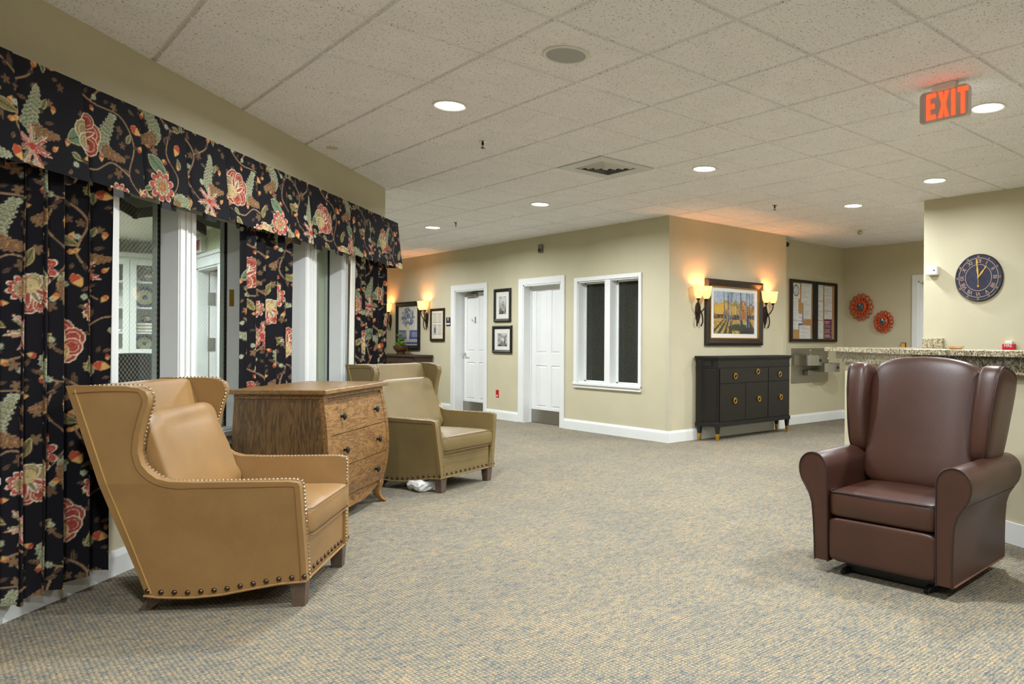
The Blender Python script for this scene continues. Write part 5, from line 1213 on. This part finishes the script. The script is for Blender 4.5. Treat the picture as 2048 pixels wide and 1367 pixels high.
# dim office beyond the far window: a door with a push bar
wo = thing('office_door', (-7.3, 8.78, 0), 'pale panelled door with push bar in the unlit room behind the far window', 'door')
obj('slab', G().box(-7.75, -6.85, 8.76, 8.798, 0, 2.03), MT['door'], wo); obj('push_bar', G().box(-7.72, -6.9, 8.68, 8.72, .98, 1.04).box(-7.70, -7.64, 8.70, 8.76, .92, 1.10).box(-6.98, -6.92, 8.70, 8.76, .92, 1.10), MT['steel'], wo, bevel=.006)
for a, b in ((-7.66, -7.36), (-7.24, -6.94)): obj('panel', G().box(a, b, 8.75, 8.76, 1.15, 1.9), MT['door'], wo, bevel=.008)
obj('rod', G().tube([(-7.62, 8.74, 1.05), (-7.62, 8.74, 2.0)], .014, 8), MT['steel'], wo); obj('latch_case', G().box(-7.66, -7.58, 8.70, 8.755, .93, 1.06), MT['steel'], wo, bevel=.004)

# ================================================================== LIBRARY BEHIND THE WIRED GLASS
lv = thing('library_valance', SNv(5.2, -3.08, 1.9), 'plain grey valance with dark hem hanging on the library side of the windows', 'valance')
obj('grey_panel', G(TSN).box(2.9, 6.36, -3.10, -3.09, 1.965, 2.30), MT['lining'], lv)
g = G(TSN)
for i, (a, b) in enumerate(WINS[:5]):
    n = 10
    for k in range(n):
        u0, u1 = k / n, (k + 1) / n; s0, s1 = a - .08 + (b - a + .16) * u0, a - .08 + (b - a + .16) * u1; h = lambda u: 1.90 + .055 * math.sin(PI * u)
        g.hexa([(s0, -3.105, h(u0)), (s1, -3.105, h(u1)), (s1, -3.088, h(u1)), (s0, -3.088, h(u0)), (s0, -3.105, h(u0) + .06), (s1, -3.105, h(u1) + .06), (s1, -3.088, h(u1) + .06), (s0, -3.088, h(u0) + .06)])
obj('dark_hem', g, MT['black'], lv)
bx = thing('bookcase', (-12.0, 1.6, 0), 'white built-in library bookcase with glazed doors seen through wired glass', 'bookcase')
X0, X1, Y0, Y1 = -12.2, -11.85, .55, 2.40
obj('carcass', G().box(X0, X0 + .02, Y0, Y1, 0, 2.27).box(X0, X1, Y0, Y0 + .03, 0, 2.27).box(X0, X1, Y1 - .03, Y1, 0, 2.27).box(X0, X1, Y0, Y1, 2.22, 2.27).box(X0, X1, Y0, Y1, .98, 1.02).box(X0, X1 + .06, Y0, Y1, .86, .90).box(X0, X1 + .03, Y0, Y1, 0, .86).box(X0, X1, 1.46, 1.49, .98, 2.27), MT['trim'], bx)
for z in (1.27, 1.60, 1.94): obj('shelf', G().box(X0, X1 - .03, Y0 + .03, Y1 - .03, z, z + .022), MT['trim'], bx)
obj('cornice', G().box(X0, X1 + .05, Y0, Y1 + .0, 2.27, 2.33), MT['trim'], bx, bevel=.012)
for a, b in ((.57, 1.02), (1.025, 1.475), (1.48, 1.93), (1.935, 2.38)):
    f = .07; dr = obj('door', G().box(X1, X1 + .022, a, a + f, 1.0, 2.24).box(X1, X1 + .022, b - f, b, 1.0, 2.24).box(X1, X1 + .022, a + f, b - f, 1.0, 1.07).box(X1, X1 + .022, a + f, b - f, 2.17, 2.24), MT['trim'], bx)
    obj('pane', G().box(X1 + .009, X1 + .012, a + f, b - f, 1.07, 2.17), MT['glass'], dr)
    obj('lower_door', G().box(X1 + .03, X1 + .048, a, b, .08, .84), MT['trim'], bx, bevel=.006)
def book(y, z, w, h, col, lab, flat=False, d=.2):
    m = plain('book_cloth', col, .6); o = thing('book', (-12.0, y, z), lab, 'book', 'books in the library bookcase')
    if flat: obj('cover', G().box(-12.15, -11.93, y, y + w, z, z + h), m, o, bevel=.003); obj('pages', G().box(-12.14, -11.928, y + .006, y + w - .004, z + .005, z + h - .005), MT['matboard'], o)
    else: obj('cover', G().box(-12.12, -11.93, y, y + w, z, z + h), m, o, bevel=.003); obj('pages', G().box(-12.115, -11.94, y + .004, y + w - .004, z + .004, z + h + .0005), MT['matboard'], o)
for k, (col, nm) in enumerate(((S(40, 60, 110), 'navy'), (S(60, 120, 170), 'sky blue'), (S(90, 30, 70), 'plum'), (S(190, 60, 50), 'red'))): book(1.54, 1.965 + k * .042, .30, .04, col, '%s book lying in the stack on the top library shelf' % nm, True)
book(1.52, 1.295, .34, .045, S(40, 90, 160), 'bright blue book lying on the bottom library shelf', True); book(1.53, 1.34, .30, .03, S(60, 50, 46), 'dark brown book on top of the bright blue one', True)
for k, (col, nm) in enumerate(((S(46, 44, 48), 'black'), (S(170, 150, 110), 'buff'), (S(60, 50, 44), 'umber'))): book(2.02, 1.295 + k * .042, .27, .04, col, '%s book in the low stack beneath the small glass bottle' % nm, True)
def vase(y, z, s, lab, prof=None):
    obj('vase', G().lathe([(r * s, h * s) for r, h in (prof or [(.04, 0), (.075, .01), (.10, .05), (.095, .09), (.05, .12), (.02, .135), (.016, .19), (.02, .21)])], c=(-12.02, y, z), n=22), MT['silver'], label=lab, cat='vase', group='silvered glass in the library bookcase', smooth=True)
vase(1.70, 1.622, .9, 'silvered round-bellied bottle on the library shelf below the book stack'); vase(2.16, 1.962, 1.1, 'large silvered glass globe vase on the top library shelf', [(.05, 0), (.09, .03), (.11, .08), (.09, .13), (.05, .155), (.055, .17)]); vase(2.15, 1.425, .75, 'small silvered bottle standing on the low book stack')
def plate(y, z, r, lab):
    t = thing('display_plate', (-12.08, y, z), lab, 'plate', 'blue plates in the library bookcase'); mm = lambda a, b, h: (h, a, b)
    obj('rim', G().lathe([(r, 0), (r, .012), (r * .72, .006), (r * .70, 0)], c=(-12.08, y, z + r), n=30, m=mm, cap=False), plain('cobalt_glaze', S(44, 54, 104), .3, var=(30, .5)), t, smooth=True)
    obj('well', G().lathe([(r * .72, .004), (r * .3, .002), (.001, .002)], c=(-12.08, y, z + r), n=30, m=mm), plain('cream_glaze', S(190, 184, 150), .3, var=(30, .3)), t); obj('centre', G().lathe([(r * .22, .004), (.001, .008)], c=(-12.08, y, z + r), n=18, m=mm), plain('cobalt_centre', S(50, 60, 110), .3), t)
plate(2.14, 1.622, .14, 'blue rimmed plate on the library shelf under the globe vase'); plate(2.14, 1.022, .12, 'blue rimmed plate on the lowest library shelf')
obj('planter_bowl', G().lathe([(.07, 0), (.12, .05), (.13, .10), (.12, .10), (.01, .06)], c=(-12.0, 1.66, 1.022), n=22), plain('blue_stoneware', S(70, 90, 104), .5, var=(40, .3)), label='blue stoneware bowl on the lowest library shelf', cat='bowl', smooth=True)
ac = thing('library_armchair', (-8.15, 1.32, 0), 'dark rounded armchair inside the library, seen low through the first window', 'armchair')
MT['charcoal'] = plain('charcoal_upholstery', S(38, 37, 42), .8, var=(60, .2))
g = G()
def bk(u, v):
    a = PI * (.02 + .96 * u) - PI / 2; r = .42 - .05 * v; z = .42 + .66 * v - .10 * (abs(u - .5) * 2) ** 2 * v; return (-8.15 + r * math.cos(a) * .9, 1.32 + r * math.sin(a), z)
g.grid(bk, 24, 8); o_ = obj('backrest', g, MT['charcoal'], ac, smooth=True); so_ = o_.modifiers.new('thick', 'SOLIDIFY'); so_.thickness = .08
g = G(); g.pillow((-8.20, 1.32, .36), (.36, .36, .09), .3, .4, 28, 12); obj('seat', g, MT['charcoal'], ac, smooth=True, ang=80)
for a, b in ((-8.43, 1.08), (-8.43, 1.56), (-7.93, 1.08), (-7.93, 1.56)): obj('leg', G().lathe([(.018, 0), (.026, .30)], c=(a, b, 0), n=8), MT['leg_wood'], ac)
# doorway in the library wall with an open door and an exit sign above
ld = thing('door_4', (-10.42, 2.42, 0), None, None, kind='structure')
obj('casing', G().box(-10.62, -10.52, 2.39, 2.42, 0, 2.16).box(-9.60, -9.50, 2.39, 2.42, 0, 2.16).box(-10.64, -9.48, 2.38, 2.42, 2.06, 2.18).box(-10.67, -9.45, 2.36, 2.42, 2.18, 2.22), MT['trim'], ld, bevel=.005)
obj('jamb', G().box(-10.52, -10.50, 2.40, 2.52, 0, 2.06).box(-9.62, -9.60, 2.40, 2.52, 0, 2.06).box(-10.52, -9.60, 2.40, 2.52, 2.04, 2.06), MT['trim'], ld)
To = frame((-10.49, 2.53, 0), math.radians(80))
dl = obj('door_slab', G(To).box(0, .86, -.022, .022, .01, 2.03), MT['door'], ld)
for z in (.30, 1.06, 1.62): obj('hinge', G(To).box(-.02, .06, -.030, -.021, z, z + .16), MT['steel'], dl)
obj('push_bar', G(To).box(.08, .78, -.09, -.05, .98, 1.04), MT['steel'], dl); obj('closer_arm', G(To).box(.10, .40, -.07, -.022, 1.86, 1.93), MT['dark_metal'], dl)
t = thing('library_exit_sign', (-10.34, 2.40, 2.24), 'white exit sign with red letters over the library doorway', 'exit sign')
obj('housing', G().box(-10.50, -10.18, 2.36, 2.42, 2.235, 2.425), MT['white'], t, bevel=.006)
letters(lambda p: Vector((-10.455 + p[0], 2.359 - p[2], 2.27 + p[1])), 'EXIT', 0, .12, .68, t, MT['red'], .014)
